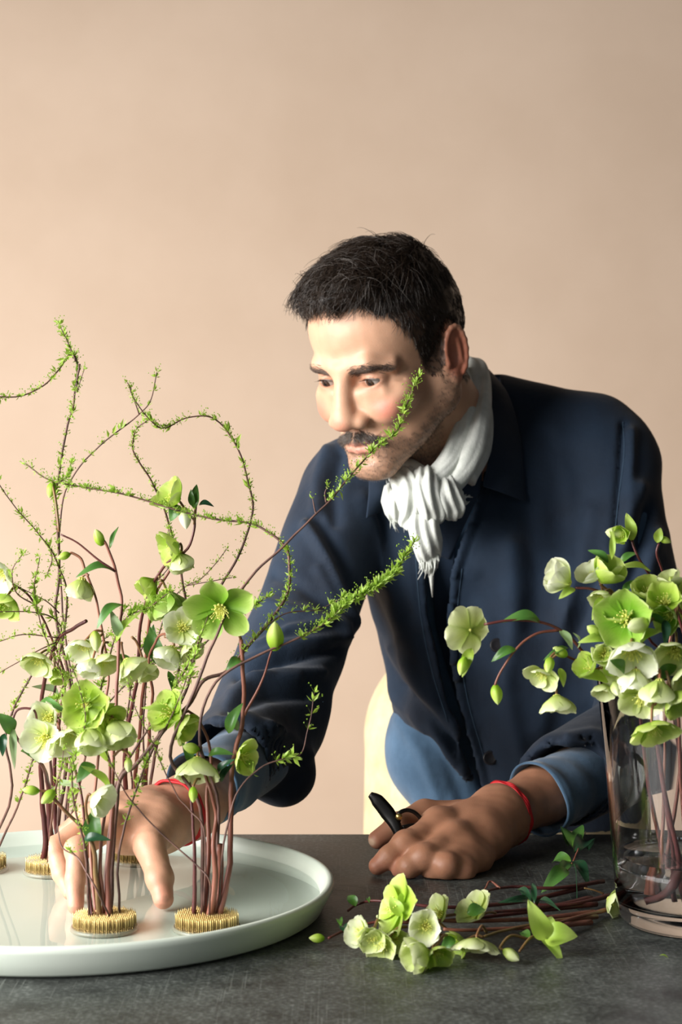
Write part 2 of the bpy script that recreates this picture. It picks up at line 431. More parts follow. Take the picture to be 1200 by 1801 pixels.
hd = SDF((-.105, -.135, -.235), (.105, .135, .135), .00145)
E_, C_ = hd.ell, hd.cap
E_((0, .010, .036), (.0765, .096, .083), 0)
E_((0, -.030, .048), (.067, .060, .056), .02)
E_((0, -.030, -.035), (.0625, .058, .072), .02)
for s in (-1, 1):
    C_((s * .058, .004, -.045), (s * .016, -.074, -.103), .0175, .016, .022)          # jaw line
    C_((s * .060, .010, -.010), (s * .057, .004, -.050), .018, .017, .02)
    E_((s * .048, -.058, -.022), (.020, .022, .016), .016)                              # cheekbone
    E_((s * .0375, -.0745, -.0365), (.0205, .0170, .0170), .014)                          # smiling cheek
    C_((s * .012, -.0880, .0165), (s * .034, -.0835, .0200), .0085, .0080, .016)        # brow ridge
    C_((s * .034, -.0835, .0200), (s * .052, -.066, .012), .008, .008, .010)
    E_((s * .033, -.096, -.0005), (.0185, .0150, .0105), .012, 's')                     # socket
    E_((s * .0185, -.097, -.003), (.007, .010, .009), .010, 's')
    E_((s * .0325, -.0735, .0), (.0146, .0146, .0146), .005)                            # lid ball
    C_((s * .020, -.0880, -.0125), (s * .044, -.0800, -.0125), .0040, .0035, .012)      # lower lid pouch
E_((0, -.078, -.104), (.0225, .0165, .0150), .014)                                       # chin
E_((0, -.0735, -.072), (.0330, .0195, .0250), .018)                                       # muzzle
C_((0, -.0885, .012), (0, -.1035, -.028), .0090, .0125, .010)                            # nose bridge
E_((0, -.1065, -.0385), (.0170, .0145, .0125), .009)
for s in (-1, 1): E_((s * .0200, -.0820, -.030), (.0150, .0110, .0200), .012)                                     # nose tip
for s in (-1, 1):
    E_((s * .0178, -.0975, -.0420), (.0094, .0115, .0088), .006)
    E_((s * .0068, -.1045, -.0525), (.0036, .0062, .0038), .003, 's')
    C_((s * .0250, -.0925, -.0480), (s * .0360, -.0840, -.0640), .0022, .0022, .009, 's')  # smile fold
C_((0, -.0955, -.0665), (0, -.091, -.0600), .0050, .0040, .008)
for s in (-1, 1):                                                                        # lips, corners pulled up
    C_((0, -.0945, -.0700), (s * .013, -.0925, -.0692), .0038, .0034, .004)
    C_((s * .013, -.0925, -.0692), (s * .0300, -.0820, -.0640), .0036, .0016, .004)
    C_((0, -.0925, -.0795), (s * .013, -.0900, -.0780), .0052, .0046, .005)
    C_((s * .013, -.0900, -.0780), (s * .0290, -.0815, -.0665), .0046, .0020, .005)
    C_((0, -.0990, -.0745), (s * .014, -.0960, -.0732), .0012, .0012, .0025, 's')
    C_((s * .014, -.0960, -.0732), (s * .0335, -.0830, -.0630), .0012, .0020, .003, 's')
C_((-.010, -.0930, -.0890), (.010, -.0930, -.0890), .0026, .0026, .009, 's')            # under the lip
for s in (-1, 1):
    # eye opening, narrow and looking down
    def opening(X, Y, Z, s=s):
        x = (X - s * .0322) * s; up = .0037 - 22 * (x - .001) ** 2; lo_ = -.0052 + 21 * (x + .001) ** 2
        return np.maximum(np.maximum(Z - up, lo_ - Z), Y + .0800) * .8
    hd.op(opening, (s * .0322 - .017, -.100, -.010), (s * .0322 + .017, -.0800, .010), .0012, 's')
    # lid crease and crow's feet
    C_((s * .020, -.0905, .0065), (s * .034, -.0895, .0085), .0010, .0010, .0025, 's')
    C_((s * .034, -.0895, .0085), (s * .046, -.0815, .0050), .0010, .0010, .0025, 's')
    for q in (-.003, .002): C_((s * .053, -.071, q), (s * .060, -.060, q * 2.4), .0008, .0006, .003, 's')
# ears
for s in (-1, 1):
    ang = R(-15) * s
    rot = np.array(Matrix.Rotation(ang, 3, 'Z') @ Matrix.Rotation(R(-10), 3, 'X'))
    E_((s * .0790, .014, -.004), (.0050, .0170, .0300), .005, 'u', rot)
    E_((s * .0850, .008, -.004), (.0082, .0095, .0165), .003, 's', rot)
    pr = []
    for k in range(13):
        t = R(-60 + 250 * k / 12); lv = np.array([s * .0022, -.0 + .0150 * math.cos(t), .0285 * math.sin(t) * (1.0)])
        pr.append(np.array([s * .0805, .014, -.002]) + rot @ lv)
    for a_, b_ in zip(pr[:-1], pr[1:]): C_(a_, b_, .0031, .0031, .002)
    E_(np.array([s * .0795, .008, -.030]), (.0045, .0075, .0085), .005)                  # lobe
    E_(np.array([s * .0785, .000, -.010]), (.0040, .0040, .0060), .004)                  # tragus
    C_((s * .0830, .020, .010), (s * .0838, .019, -.016), .0022, .0022, .002)            # antihelix
# neck
NB = toh(P(836, 800, 2.21)); n0 = (0, .032, -.035)
C_(n0, tuple(NB), .0520, .045, .02)
C_((.0, -.010, -.075), tuple(NB + Vector((0, -.02, 0))), .036, .05, .02)
HV, HQ = hd.mesh(); HN = normals(HV, HQ)
HV = HV + HN * (vnoise(HV, 300, 3) * .00018)[:, None]
BVH = BVHTree.FromPolygons([tuple(v) for v in HV], [tuple(q) for q in HQ])
def blob(V, c, r, soft=1.0):
    d = np.linalg.norm((V - np.array(c)) / np.array(r), axis=1); return np.clip((1.25 - d) / .5 / soft, 0, 1) ** 1.5
def mixv(c, col, w_): return c * (1 - w_[:, None]) + np.array(col) * w_[:, None]
SK = np.array(lin((212, 164, 133)))
hc = np.tile(SK, (len(HV), 1))
V = HV; ax = np.abs(V[:, 0])
A3 = np.stack([ax, V[:, 1], V[:, 2]], 1)
hc = mixv(hc, lin((206, 112, 96)), .62 * blob(A3, (.046, -.078, -.034), (.019, .026, .017), 1.5))
hc = mixv(hc, lin((215, 140, 118)), .5 * blob(A3, (0, -.114, -.042), (.014, .016, .013)))
hc = mixv(hc, lin((186, 100, 76)), .75 * blob(A3, (.082, .014, -.004), (.014, .022, .036)))
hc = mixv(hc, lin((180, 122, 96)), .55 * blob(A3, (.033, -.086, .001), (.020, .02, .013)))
lip = blob(A3, (0, -.094, -.0708), (.028, .012, .0036)) + blob(A3, (0, -.092, -.0790), (.025, .013, .0050))
front = (V[:, 1] < -.078)
# beard shadow: jaw, chin, upper lip and side of the jaw up to the sideburn
zz = V[:, 2]; yy = V[:, 1]
cheek_line = np.interp(yy, [-.11, -.085, -.06, -.03, .0], [-.055, -.063, -.070, -.050, -.012])
bs = np.clip((cheek_line - zz) / .012, 0, 1) * np.clip((zz + .150) / .03, 0, 1) * np.clip((.012 - yy) / .014, 0, 1)
bs *= 1 - .6 * blob(A3, (0, -.098, -.0765), (.027, .016, .010))
bs *= .75 + .25 * vnoise(V, 700, 5)
hc = mixv(hc, lin((112, 88, 72)), np.clip(.62 * bs, 0, .85))
hc = mixv(hc, lin((196, 118, 106)), np.clip(lip * .6, 0, .55) * front)
zlH = np.interp(yy, [-.14, -.092, -.080, -.066, -.057, -.050, -.042, -.032, -.024, -.008, -.002, .008, .022, .034, .046, .06, .12], [.0885, .088, .081, .074, .062, .048, .030, .008, -.016, -.028, .002, .026, .030, .010, -.045, -.060, -.065])
scal = np.clip((zz - zlH + .003 * vnoise(V, 500, 6)) / .007, 0, 1) * (ax < .080); hc = mixv(hc, lin((62, 46, 36)), .88 * scal)
parts = [(h2w(HV), HQ, hc)]

# ---------- arms and hands (world space)
def bez(p, q, t): return p.lerp(q, t)
def hand(lo, hi, fingers, body, h=.00125):
    g = SDF(lo, hi, h)
    for pts, rad, k in body: g.chain(pts, rad, k)
    for pts, rad, k in fingers: g.chain(pts, rad, k)
    return g
# right hand (left in the picture): fingers pinch a stem at the front pin holder
W1 = P(334, 1424, 1.735); E1 = P(470, 1300, 1.985)
def W(px, py, d): return P(px, py, d)
g1 = SDF(P(40, 1640, 1.50) - Vector((.0, .0, .01)), (P(420, 1330, 1.80).x, 1.80, P(420, 1300, 1.80).z + .01), .0013)
cm = W(290, 1455, 1.690)
g1.chain([E1.lerp(W1, .45), E1.lerp(W1, .8), W1, cm], [.036, .0295, .0265, .024], .012)
g1.chain([W1 + Vector((0, .012, .004)), W(255, 1428, 1.715), W(190, 1432, 1.685)], [.026, .022, .0165], .02)
mcp = [W(196, 1452, 1.640), W(170, 1438, 1.668), W(158, 1436, 1.692), W(158, 1440, 1.714)]
for i, mp_ in enumerate(mcp): g1.chain([cm.lerp(mp_, .25) + Vector((0, .006, .002)), cm.lerp(mp_, .65), mp_], [.0200, .0155, .0122], .018)
fing = [[mcp[0], W(136, 1494, 1.602), W(133, 1545, 1.588), W(133, 1594, 1.578)],
        [mcp[1], W(98, 1492, 1.640), W(110, 1537, 1.625), W(124, 1570, 1.615)],
        [mcp[2], W(92, 1486, 1.690), W(112, 1535, 1.672), W(132, 1560, 1.655)],
        [mcp[3], W(110, 1490, 1.722), W(135, 1528, 1.706), W(150, 1548, 1.695)]]
for i, fp in enumerate(fing):
    q = [.0115, .0100, .0088, .0072]; q = [x * (1, 1, .98, .86)[i] for x in q]
    g1.chain(fp, q, .010); g1.ell(fp[1], (q[1] * 1.08,) * 3, .004)
# thumb
th = [W(286, 1452, 1.672), W(264, 1488, 1.630), W(281, 1545, 1.602), W(288, 1581, 1.590)]
g1.chain(th, [.0180, .0135, .0118, .0090], .016); g1.ell(th[2], (.0118, .0116, .0120), .004)
g1.cap(W(250, 1450, 1.68), W(215, 1470, 1.655), .014, .010, .02)      # web between thumb and index
g1.cap(W(255, 1478, 1.655), W(215, 1480, 1.655), .006, .006, .02)
# nail beds cut slightly
V1, Q1 = g1.mesh(); N1 = normals(V1, Q1)
nail = W(293, 1579, 1.579)
V1 = V1 + N1 * (vnoise(V1, 420, 8) * .00025 + vnoise(V1, 160, 9) * .0004)[:, None]
c1 = np.tile(np.array(lin((202, 152, 124))), (len(V1), 1))
tipsR = [f[3] for f in fing] + [th[3]]
for tpt in tipsR: c1 = mixv(c1, lin((222, 146, 122)), .6 * blob(V1, tpt, (.016,) * 3, 1.5))
for f_ in fing + [th]:
    for kn in f_[:2]: c1 = mixv(c1, lin((214, 146, 120)), .35 * blob(V1, kn, (.012,) * 3))
c1 = mixv(c1, lin((150, 108, 84)), .6 * blob(V1, nail, (.0055, .0045, .0065)))
parts.append((V1, Q1, c1))
# left hand (right in the picture): rests on the table, holding the snips
W2 = P(884, 1432, 1.870); E2 = P(1150, 1300, 2.07)
g2 = SDF((P(640, 1500, 1.80).x, 1.70, TZ - .002), (P(1010, 1400, 1.95).x + .01, 1.99, P(800, 1340, 1.9).z), .0013)
g2.chain([W2.lerp(E2, .55), W2.lerp(E2, .25), W2], [.036, .0300, .0270], .012)
m2 = [W(772, 1452, 1.808), W(800, 1474, 1.788), W(822, 1496, 1.780), W(842, 1510, 1.782)]
for i, mp_ in enumerate(m2): g2.chain([W2.lerp(mp_, .10), W2.lerp(mp_, .55), mp_], [.0235, .0180, (.0150, .0145, .0138, .0130)[i]], .018)
g2.ell(W(820, 1470, 1.83), (.035, .030, .020), .02)
g2.ell(W(768, 1443, 1.812), (.0130, .011, .0105), .014)             # big index knuckle
f2 = [[m2[0], W(714, 1486, 1.774), W(684, 1508, 1.765), W(664, 1523, 1.763)],
      [m2[1], W(746, 1508, 1.752), W(720, 1524, 1.750), W(704, 1530, 1.758)],
      [m2[2], W(786, 1522, 1.744), W(764, 1534, 1.752), W(758, 1534, 1.775)],
      [m2[3], W(816, 1530, 1.752), W(794, 1540, 1.752), W(786, 1538, 1.775)]]
for i, fp in enumerate(f2):
    q = [.0132, .0118, .0104, .0082]; q = [x * (1.06, 1.02, .96, .84)[i] for x in q]
    g2.chain(fp, q, .011); g2.ell(fp[1], (q[1] * 1.03,) * 3, .006)
th2 = [W(800, 1440, 1.860), W(748, 1432, 1.850), W(700, 1452, 1.832), W(664, 1477, 1.822)]
g2.chain(th2, [.0190, .0142, .0125, .0092], .014); g2.ell(th2[2], (.0125, .0125, .0120), .004)
g2.v = np.maximum(g2.v, -(g2.ax[2][None, None, :] - (TZ + .0008)) * np.ones_like(g2.v))
V2, Q2 = g2.mesh(); N2 = normals(V2, Q2)
V2 = V2 + N2 * (vnoise(V2, 420, 18) * .00025 + vnoise(V2, 150, 19) * .0004)[:, None]
# extensor tendons
c2_ = np.tile(np.array(lin((178, 126, 97))), (len(V2), 1))
for f_ in f2 + [th2]:
    c2_ = mixv(c2_, lin((206, 132, 108)), .5 * blob(V2, f_[3], (.014,) * 3, 1.5))
    c2_ = mixv(c2_, lin((206, 138, 114)), .45 * blob(V2, f_[1], (.012,) * 3)); c2_ = mixv(c2_, lin((208, 142, 116)), .4 * blob(V2, f_[0], (.012,) * 3))
c2_ = mixv(c2_, lin((226, 190, 160)), .9 * blob(V2, W(656, 1480, 1.818), (.0055, .006, .0045)))
parts.append((V2, Q2, c2_))

# ---------- clothed trunk
SL = P(1066, 812, 2.225); SR = P(612, 862, 2.215)          # his left / right shoulder joints
EL = P(1152, 1285, 2.06); ER = P(474, 1262, 1.995)
def trunk(g, off, k=.03):
    e = lambda c, r, kk=k: g.ell(c, [x + off for x in r], kk)
    e(P(862, 925, 2.26), (.155, .110, .150), 0)
    e(P(760, 900, 2.235), (.105, .095, .120))
    e(P(915, 1160, 2.315), (.150, .125, .185)); g.cap(P(722, 1070, 2.235), P(778, 1245, 2.26), .046 + off, .050 + off, .03)
    e(P(905, 1330, 2.385), (.165, .135, .150))
    e(P(800, 1240, 2.26), (.060, .08, .11))
    g.cap(P(878, 735, 2.27), P(1040, 765, 2.245), .050 + off, .046 + off, .03)
    g.cap(P(800, 765, 2.26), P(640, 832, 2.225), .046 + off, .044 + off, .03)
    g.cap(P(1040, 765, 2.245), SL, .046 + off, .050 + off, .02)
# bare body under the clothes, coarse
gb = SDF((-.22, 1.95, .84), (.52, 2.62, 1.42), .007, far=.08)
trunk(gb, -.016); gb.cap(SL, EL, .046, .040); gb.cap(SR, ER, .046, .040)
gb.cap(EL, W2.lerp(E2, .4), .040, .034); gb.cap(ER, E1.lerp(W1, .5), .040, .034)
hipL = Vector((.31, 2.43, .93)); hipR = Vector((.12, 2.43, .93))
Vb, Qb = gb.mesh(); parts.append((Vb, Qb, np.tile(SK, (len(Vb), 1))))
AV = []; AQ = []; AC = []; nb = 0
for v_, q_, c_ in parts: AV.append(v_); AQ.append(q_ + nb); AC.append(c_); nb += len(v_)
body = plink('body', np.concatenate(AV), np.concatenate(AQ), m_skin, col=np.concatenate(AC))

# legs: trousers and shoes (behind the table)
gt = SDF((-.05, 2.20, .06), (.50, 2.72, 1.10), .008, far=.08)
gt.ell((.215, 2.45, .97), (.165, .125, .12), 0)
for h_, kx in ((hipL, .33), (hipR, .09)):
    gt.chain([h_, Vector((kx, 2.42, .50)), Vector((kx, 2.47, .085))], [.088, .066, .058], .04)
Vt, Qt = gt.mesh(); plink('trousers', Vt, Qt, m_trouser)
m_shoe = mat('brown leather', (.06, .03, .018), .4)
for kx in (.33, .09):
    gs = SDF((kx - .07, 2.25, -.01), (kx + .07, 2.56, .13), .006)
    gs.ell((kx, 2.36, .028), (.045, .095, .030), 0); gs.ell((kx, 2.47, .045), (.038, .055, .05), .02)
    gs.v = np.maximum(gs.v, -(gs.ax[2][None, None, :] - .002) * np.ones_like(gs.v))
    Vs, Qs = gs.mesh(); plink('shoe', Vs, Qs, m_shoe)
# the cream trouser hip that shows below the jacket
gt2 = SDF((.02, 2.05, .82), (.30, 2.45, 1.08), .005)
gt2.chain([P(757, 1402, 2.36), P(748, 1520, 2.36)], [.055, .062], .02)
Vt, Qt = gt2.mesh(); plink('trouser_hip', Vt, Qt, m_trouser)

# ---------- shirt: denim, shows at the chest opening, at the cuffs and below the jacket
gsh = SDF((-.24, 1.72, .86), (.52, 2.62, 1.44), .0045, far=.06)
trunk(gsh, -.004)
gsh.cap(SL, EL, .052, .048); gsh.cap(SR, ER, .052, .048)
# lower shirt tail / side
gsh.ell(P(778, 1322, 2.27), (.072, .075, .075), .02)
gsh.cap(P(740, 1290, 2.27), P(800, 1420, 2.24), .034, .045, .02)
Vs, Qs = gsh.mesh(); Ns = normals(Vs, Qs); ps = to_px(Vs)
for poly, a_, w_ in (([(700, 1265), (742, 1330), (770, 1400)], .004, 10), ([(745, 1290), (790, 1350), (815, 1410)], -.004, 12), ([(780, 1290), (830, 1370), (850, 1410)], .004, 12)):
    Vs += Ns * (a_ * np.exp(-(segdist(ps, poly) / w_) ** 2))[:, None]
shirt = plink('shirt', Vs, Qs, m_shirt)
def sleeve_tube(name, pts, rad, m, n=64, wall=.0022, wr=.0016, seed=1, hem=True):
    """open fabric tube: outer skin, rolled end, inner skin"""
    c = cr(pts, 8); rr = np.interp(np.linspace(0, 1, len(c)), np.linspace(0, 1, len(rad)), rad)
    c, fr = frames(c); V = []; Fc = []
    rs = np.random.RandomState(seed); ph = rs.rand(6) * 6.28
    rings = []
    for i in range(len(c)): rings.append((i, 0))
    for i in range(len(c) - 1, -1, -1): rings.append((i, 1))
    for i, inner in rings:
        p = c[i]; t, a, b = fr[i]; u = i / (len(c) - 1)
        for k in range(n):
            an = 2 * math.pi * k / n
            w_ = wr * (math.sin(3 * an + ph[0] + 5 * u) + .7 * math.sin(5 * an + ph[1] - 9 * u) + .8 * math.sin(22 * u + 2.0 * math.sin(an + ph[2])))
            if hem and u > .80: w_ += .0012 * (1 if u > .84 else 0)
            r_ = rr[i] + w_ - wall * inner
            V.append(p + a * (r_ * math.cos(an)) + b * (r_ * math.sin(an)))
    m_ = len(rings)
    for j in range(m_ - 1):
        for k in range(n):
            k2 = (k + 1) % n; Fc.append((j * n + k, j * n + k2, (j + 1) * n + k2, (j + 1) * n + k))
    return link(name, mesh_np(name, np.array([tuple(v) for v in V]) - np.array(ML), Fc, m), man)
sleeve_tube('shirt_cuff', [P(1080, 1345, 1.99), P(1010, 1375, 1.945), P(975, 1394, 1.915), P(946, 1408, 1.896)], [.038, .037, .0375, .0395], m_shirt, seed=3, wr=.0009)
sleeve_tube('shirt_cuff', [P(470, 1310, 1.95), P(430, 1340, 1.88), P(390, 1365, 1.81), P(356, 1388, 1.762)], [.040, .039, .0375, .0370], m_shirt, seed=5, wr=.0012)

# ---------- jacket
gj = SDF((-.25, 1.78, .86), (.54, 2.60, 1.46), .0038, far=.06)
trunk(gj, .004)
gj.cap(SL, EL, .060, .058, .03)
gj.cap(SR, ER, .058, .060, .03)
gj.cap(EL, P(1000, 1370, 1.95), .060, .052, .03)
# hanging left front panel, down to the hem behind the forearm
gj.cap(P(900, 1000, 2.165), P(915, 1400, 2.19), .05, .055, .04)
gj.cap(P(1000, 1050, 2.18), P(1030, 1400, 2.20), .06, .06, .04)
gj.cap(P(730, 1000, 2.165), P(800, 1330, 2.19), .040, .035, .04)
# right sleeve: wide, rolled and drooping
gj.cap(ER, P(400, 1338, 1.855), .058, .050, .03)
gj.ell(P(497, 1358, 1.935), (.036, .030, .036), .02)
# sleeve end planes
def cut_plane(g, c, nrm, rad, hollow_r):
    c = np.array(c); nrm = np.array(Vector(nrm).normalized())
    def f(X, Y, Z):
        x, y, z = X - c[0], Y - c[1], Z - c[2]; t = x * nrm[0] + y * nrm[1] + z * nrm[2]
        rr = np.sqrt(np.maximum((x * x + y * y + z * z) - t * t, 0)); return np.maximum(-t, rr - rad)
    g.op(f, c - rad, c + rad, .009, 's')
    def f2(X, Y, Z):
        x, y, z = X - c[0], Y - c[1], Z - c[2]; t = x * nrm[0] + y * nrm[1] + z * nrm[2]
        rr = np.sqrt(np.maximum((x * x + y * y + z * z) - t * t, 0)); return np.maximum(np.maximum(-t - .045, t - .02), rr - hollow_r)
    g.op(f2, c - .09, c + .09, .003, 's')
cE = P(396, 1346, 1.842); nE = (P(310, 1400, 1.73) - cE)
cut_plane(gj, cE, nE, .10, .0435)
cL = P(978, 1385, 1.92); nL = (P(900, 1425, 1.87) - cL)
cut_plane(gj, cL, nL, .075, .0425)
# the front opening between the two panels
R_EDGE = [(700, 700), (728, 880), (742, 960), (752, 1080), (772, 1180), (800, 1270), (842, 1420)]
L_EDGE = [(880, 700), (852, 850), (826, 930), (800, 1000), (792, 1080), (798, 1160), (812, 1240), (838, 1330), (862, 1440)]
JV0 = None
VX_, VY_, VZ_ = np.meshgrid(*gj.ax, indexing='ij')
pts_ = np.stack([VX_.ravel(), VY_.ravel(), VZ_.ravel()], 1).astype(np.float32); del VX_, VY_, VZ_
pj = to_px(pts_)
dl = sideof(pj, L_EDGE); dr_ = sideof(pj, R_EDGE)
wedge = np.maximum(dl, -(dr_)) * (2.2 / F)                      # inside where between the edges
hemr = None
wedge = np.maximum(wedge, pts_[:, 1] - 2.26)                   # only the front
wedge = wedge.reshape(gj.v.shape)
sh = SDF((-.25, 1.78, .86), (.54, 2.60, 1.46), .0038, far=.06); trunk(sh, -.010)
# keep a hanging-shell bottom: cut the jacket below its hem on his right side
hem = [(600, 1255), (690, 1262), (760, 1300), (830, 1375), (850, 1420), (870, 1600)]
hv = (np.interp(pj[:, 0], [q[0] for q in hem], [q[1] for q in hem]) - pj[:, 1]) * (2.2 / F) * .7
hv = np.where((pj[:, 0] > 600) & (pj[:, 0] < 875), hv, .05)
hv = np.where(pts_[:, 1] < 2.08, .05, hv)
hv = hv.reshape(gj.v.shape)
gj.v = np.maximum(gj.v, -wedge)
gj.v = np.maximum(gj.v, -hv)
del pj, pts_, dl, dr_, wedge, hv, sh
Vj, Qj = gj.mesh(); Nj = normals(Vj, Qj); pj = to_px(Vj)
frontf = np.clip(-Nj[:, 1] * 2 + .3, 0, 1)
disp = np.zeros(len(Vj))
folds = [  # polyline px, amplitude m, width px
    ([(540, 925), (575, 985), (600, 1045), (628, 1110)], .0075, 9), ([(560, 915), (598, 980), (622, 1040)], -.005, 10),
    ([(600, 800), (585, 860), (590, 920)], -.005, 12), ([(575, 790), (560, 850), (556, 900)], .005, 12),
    ([(640, 880), (662, 940), (690, 1040), (700, 1120)], .004, 16), ([(668, 900), (690, 980), (712, 1080)], -.004, 14),
    ([(630, 1130), (700, 1230), (780, 1310), (820, 1370)], .006, 13), ([(660, 1150), (720, 1230), (800, 1310)], -.006, 12),
    ([(690, 1140), (745, 1220), (812, 1290)], .005, 12), ([(740, 1120), (775, 1210), (815, 1270)], -.003, 10),
    ([(430, 1170), (500, 1135), (600, 1120)], .006, 11), ([(420, 1195), (500, 1160), (590, 1145)], -.007, 10),
    ([(405, 1222), (480, 1190), (560, 1185)], .007, 11), ([(400, 1250), (470, 1225), (540, 1225)], -.006, 11),
    ([(470, 1060), (540, 1075), (600, 1100)], .005, 12), ([(480, 1010), (530, 1030), (590, 1075)], -.004, 12),
    ([(470, 1285), (510, 1300), (540, 1330)], .005, 12), ([(380, 1270), (430, 1262), (480, 1290)], .005, 10),
    ([(1098, 745), (1092, 830), (1085, 920), (1075, 990)], -.005, 7), ([(1110, 760), (1106, 860), (1100, 950)], .005, 10),
    ([(1125, 860), (1100, 960), (1060, 1060)], .007, 14), ([(1160, 940), (1130, 1040), (1100, 1130)], .006, 14),
    ([(1140, 900), (1115, 1000), (1080, 1095)], -.006, 12),
    ([(980, 760), (1000, 850), (1010, 960), (1000, 1060)], .004, 22), ([(930, 900), (945, 1000), (940, 1100)], -.004, 20),
    ([(900, 960), (905, 1080), (890, 1200)], .004, 18), ([(1000, 1080), (975, 1180), (950, 1280)], .005, 20),
    ([(880, 1180), (905, 1280), (930, 1380)], .004, 16), ([(1030, 1330), (1070, 1350), (1120, 1345)], -.004, 10),
    ([(1000, 1300), (1040, 1290), (1090, 1300)], .004, 10),
    ([(706, 1210), (760, 1300), (800, 1370)], -.004, 8), ([(560, 1000), (590, 1060), (605, 1120)], .004, 10), ([(850, 1020), (880, 1100), (870, 1230)], -.003, 14), ([(1040, 900), (1030, 1000), (990, 1090)], .004, 14), ([(1060, 980), (1040, 1060), (1000, 1140)], -.004, 12),
    ([(450, 1140), (510, 1105), (570, 1095)], .005, 9), ([(398, 1238), (440, 1205), (520, 1200)], .005, 8),
    (L_EDGE, .0040, 6), ([(x + 14, y) for x, y in L_EDGE], -.0012, 3), ([(x - 4, y) for x, y in R_EDGE[1:]], .0018, 6), ([(x - 14, y) for x, y in R_EDGE[1:]], -.0010, 3),
]
for poly, a_, w_ in folds: disp += a_ * np.exp(-(segdist(pj, poly) / w_) ** 2)
disp = disp * 1.3 * frontf + vnoise(Vj, 40, 2) * .0022 + vnoise(Vj, 95, 4) * .0010
Vj = Vj + Nj * disp[:, None]
jacket = plink('jacket', Vj, Qj, m_jacket)
JB = BVHTree.FromPolygons([tuple(v) for v in Vj], [tuple(q) for q in Qj])
SB = BVHTree.FromPolygons([tuple(v) for v in Vs], [tuple(q) for q in Qs])
def on(bv, px, py, off=.004, dflt=2.15):
    d0 = P(px, py, 1.0); o = Vector((0, 0, CAMZ)); dr = (d0 - o).normalized()
    h_ = bv.ray_cast(o, dr)
    if h_[0] is None: return P(px, py, dflt)
    return h_[0] - dr * off
def patch(name, A, B, m, nu=24, nv=10, bulge=.004, thick=.0022, wav=0.0, parent=man):
    """sheet of cloth between two 3-D rails, solid"""
    A = cr(A, 8); B = cr(B, 8); V = []
    for i in range(nu + 1):
        a = A[int(round(i / nu * (len(A) - 1)))]; b = B[int(round(i / nu * (len(B) - 1)))]
        for j in range(nv + 1):
            t = j / nv; p = a.lerp(b, t); p = p + Vector((0, -1, .15)) * (bulge * math.sin(math.pi * t) + wav * math.sin(6 * t + i * .4))
            V.append(p)
    Fc = [(i * (nv + 1) + j, i * (nv + 1) + j + 1, (i + 1) * (nv + 1) + j + 1, (i + 1) * (nv + 1) + j) for i in range(nu) for j in range(nv)]
    o = link(name, mesh_np(name, np.array([tuple(v) for v in V]) - np.array(ML), Fc, m), parent)
    s = o.modifiers.new('thickness', 'SOLIDIFY'); s.thickness = thick; s.offset = 0
    s = o.modifiers.new('smooth', 'SUBSURF'); s.levels = 1; s.render_levels = 1
    return o
# collar leaves
J = lambda x, y, o=.005, d=2.15: on(JB, x, y, o, d)
patch('collar', [P(832, 636, 2.28), P(858, 672, 2.215), P(864, 735, 2.165), P(860, 800, 2.125), P(848, 856, 2.105)],
      [P(850, 640, 2.30), J(892, 690, .006), J(914, 760, .004), J(920, 820, .004), J(926, 884, .005)], m_jacket, bulge=.005)
patch('collar', [P(660, 800, 2.16), J(650, 830, .014), J(648, 870, .012), J(644, 912, .008)],
      [P(700, 800, 2.12), J(680, 840, .022), J(682, 868, .018), J(672, 900, .012)], m_jacket, bulge=.002)
SHc = lambda x, y, o=.004: on(SB, x, y, o, 2.17)
patch('shirt_collar', [P(792, 830, 2.10), P(772, 870, 2.10), P(752, 920, 2.11), SHc(742, 965, .010)],
      [P(850, 800, 2.13), P(845, 860, 2.12), SHc(815, 930, .012), SHc(790, 985, .010)], m_inner, bulge=.004)
patch('shirt_front', [SHc(752, 930, .008), SHc(760, 1020, .008), SHc(768, 1100, .008), SHc(788, 1180, .008), SHc(815, 1265, .008)],
      [SHc(806, 930, .008), SHc(796, 1020, .008), SHc(796, 1100, .008), SHc(806, 1180, .008), SHc(828, 1265, .008)], m_inner, bulge=.002)
# buttons
m_btn = mat('dark horn button', (.02, .018, .02), .35)
for bx, by in ((874, 1135), (862, 1333)):
    c = J(bx, by, .0015); b = MB(); b.lathe([(.0001, 0), (.0078, 0), (.0085, .0012), (.0078, .0026), (.006, .0018), (.0001, .0018)], 24, close=False)
    o = link('button', mesh_np('button', np.array(b.v), b.f, m_btn), man); o.location = c - ML; o.rotation_euler = (R(80), 0, R(6))
# stitch lines along the placket
m_seam = mat('faded seam', (.04, .075, .12), .9)
def seam(pl, m=m_seam, r=.0007, bv=JB):
    b = MB(); pts = [on(bv, x, y, .0004) for x, y in [tuple(v)[:2] for v in cr([Vector((x, y, 0)) for x, y in pl], 8)]]
    b.tube(pts, r, 5); return link('stitching', mesh_np('stitching', np.array(b.v) - np.array(ML), b.f, m), man)
seam([(x - 12, y) for x, y in R_EDGE[2:6]]); seam([(x + 13, y) for x, y in L_EDGE[3:8]]); seam([(1096, 742), (1098, 800), (1088, 880), (1080, 960)])
# ---------- bracelets
def ringband(name, c, axis, r, w_, m, loc_parent=man):
    axis = Vector(axis).normalized(); a = axis.orthogonal().normalized(); b_ = axis.cross(a); b = MB()
    for q in (-1, 0, 1):
        pts = [c + axis * (q * w_ * .5) + (a * math.cos(t) + b_ * math.sin(t)) * (r + .0006 * math.sin(9 * t + q)) for t in [2 * math.pi * i / 60 for i in range(61)]]
        b.tube(pts, w_ * .34, 6, cap=False)
    return link(name, mesh_np(name, np.array(b.v) - np.array(ML), b.f, m), man)
ringband('bracelet', P(889, 1430, 1.873), (E2 - W2), .0330, .0042, m_red)
ringband('bracelet', P(306, 1430, 1.716), (E1 - W1) + Vector((.05, 0, 0)), .0318, .0042, m_red)

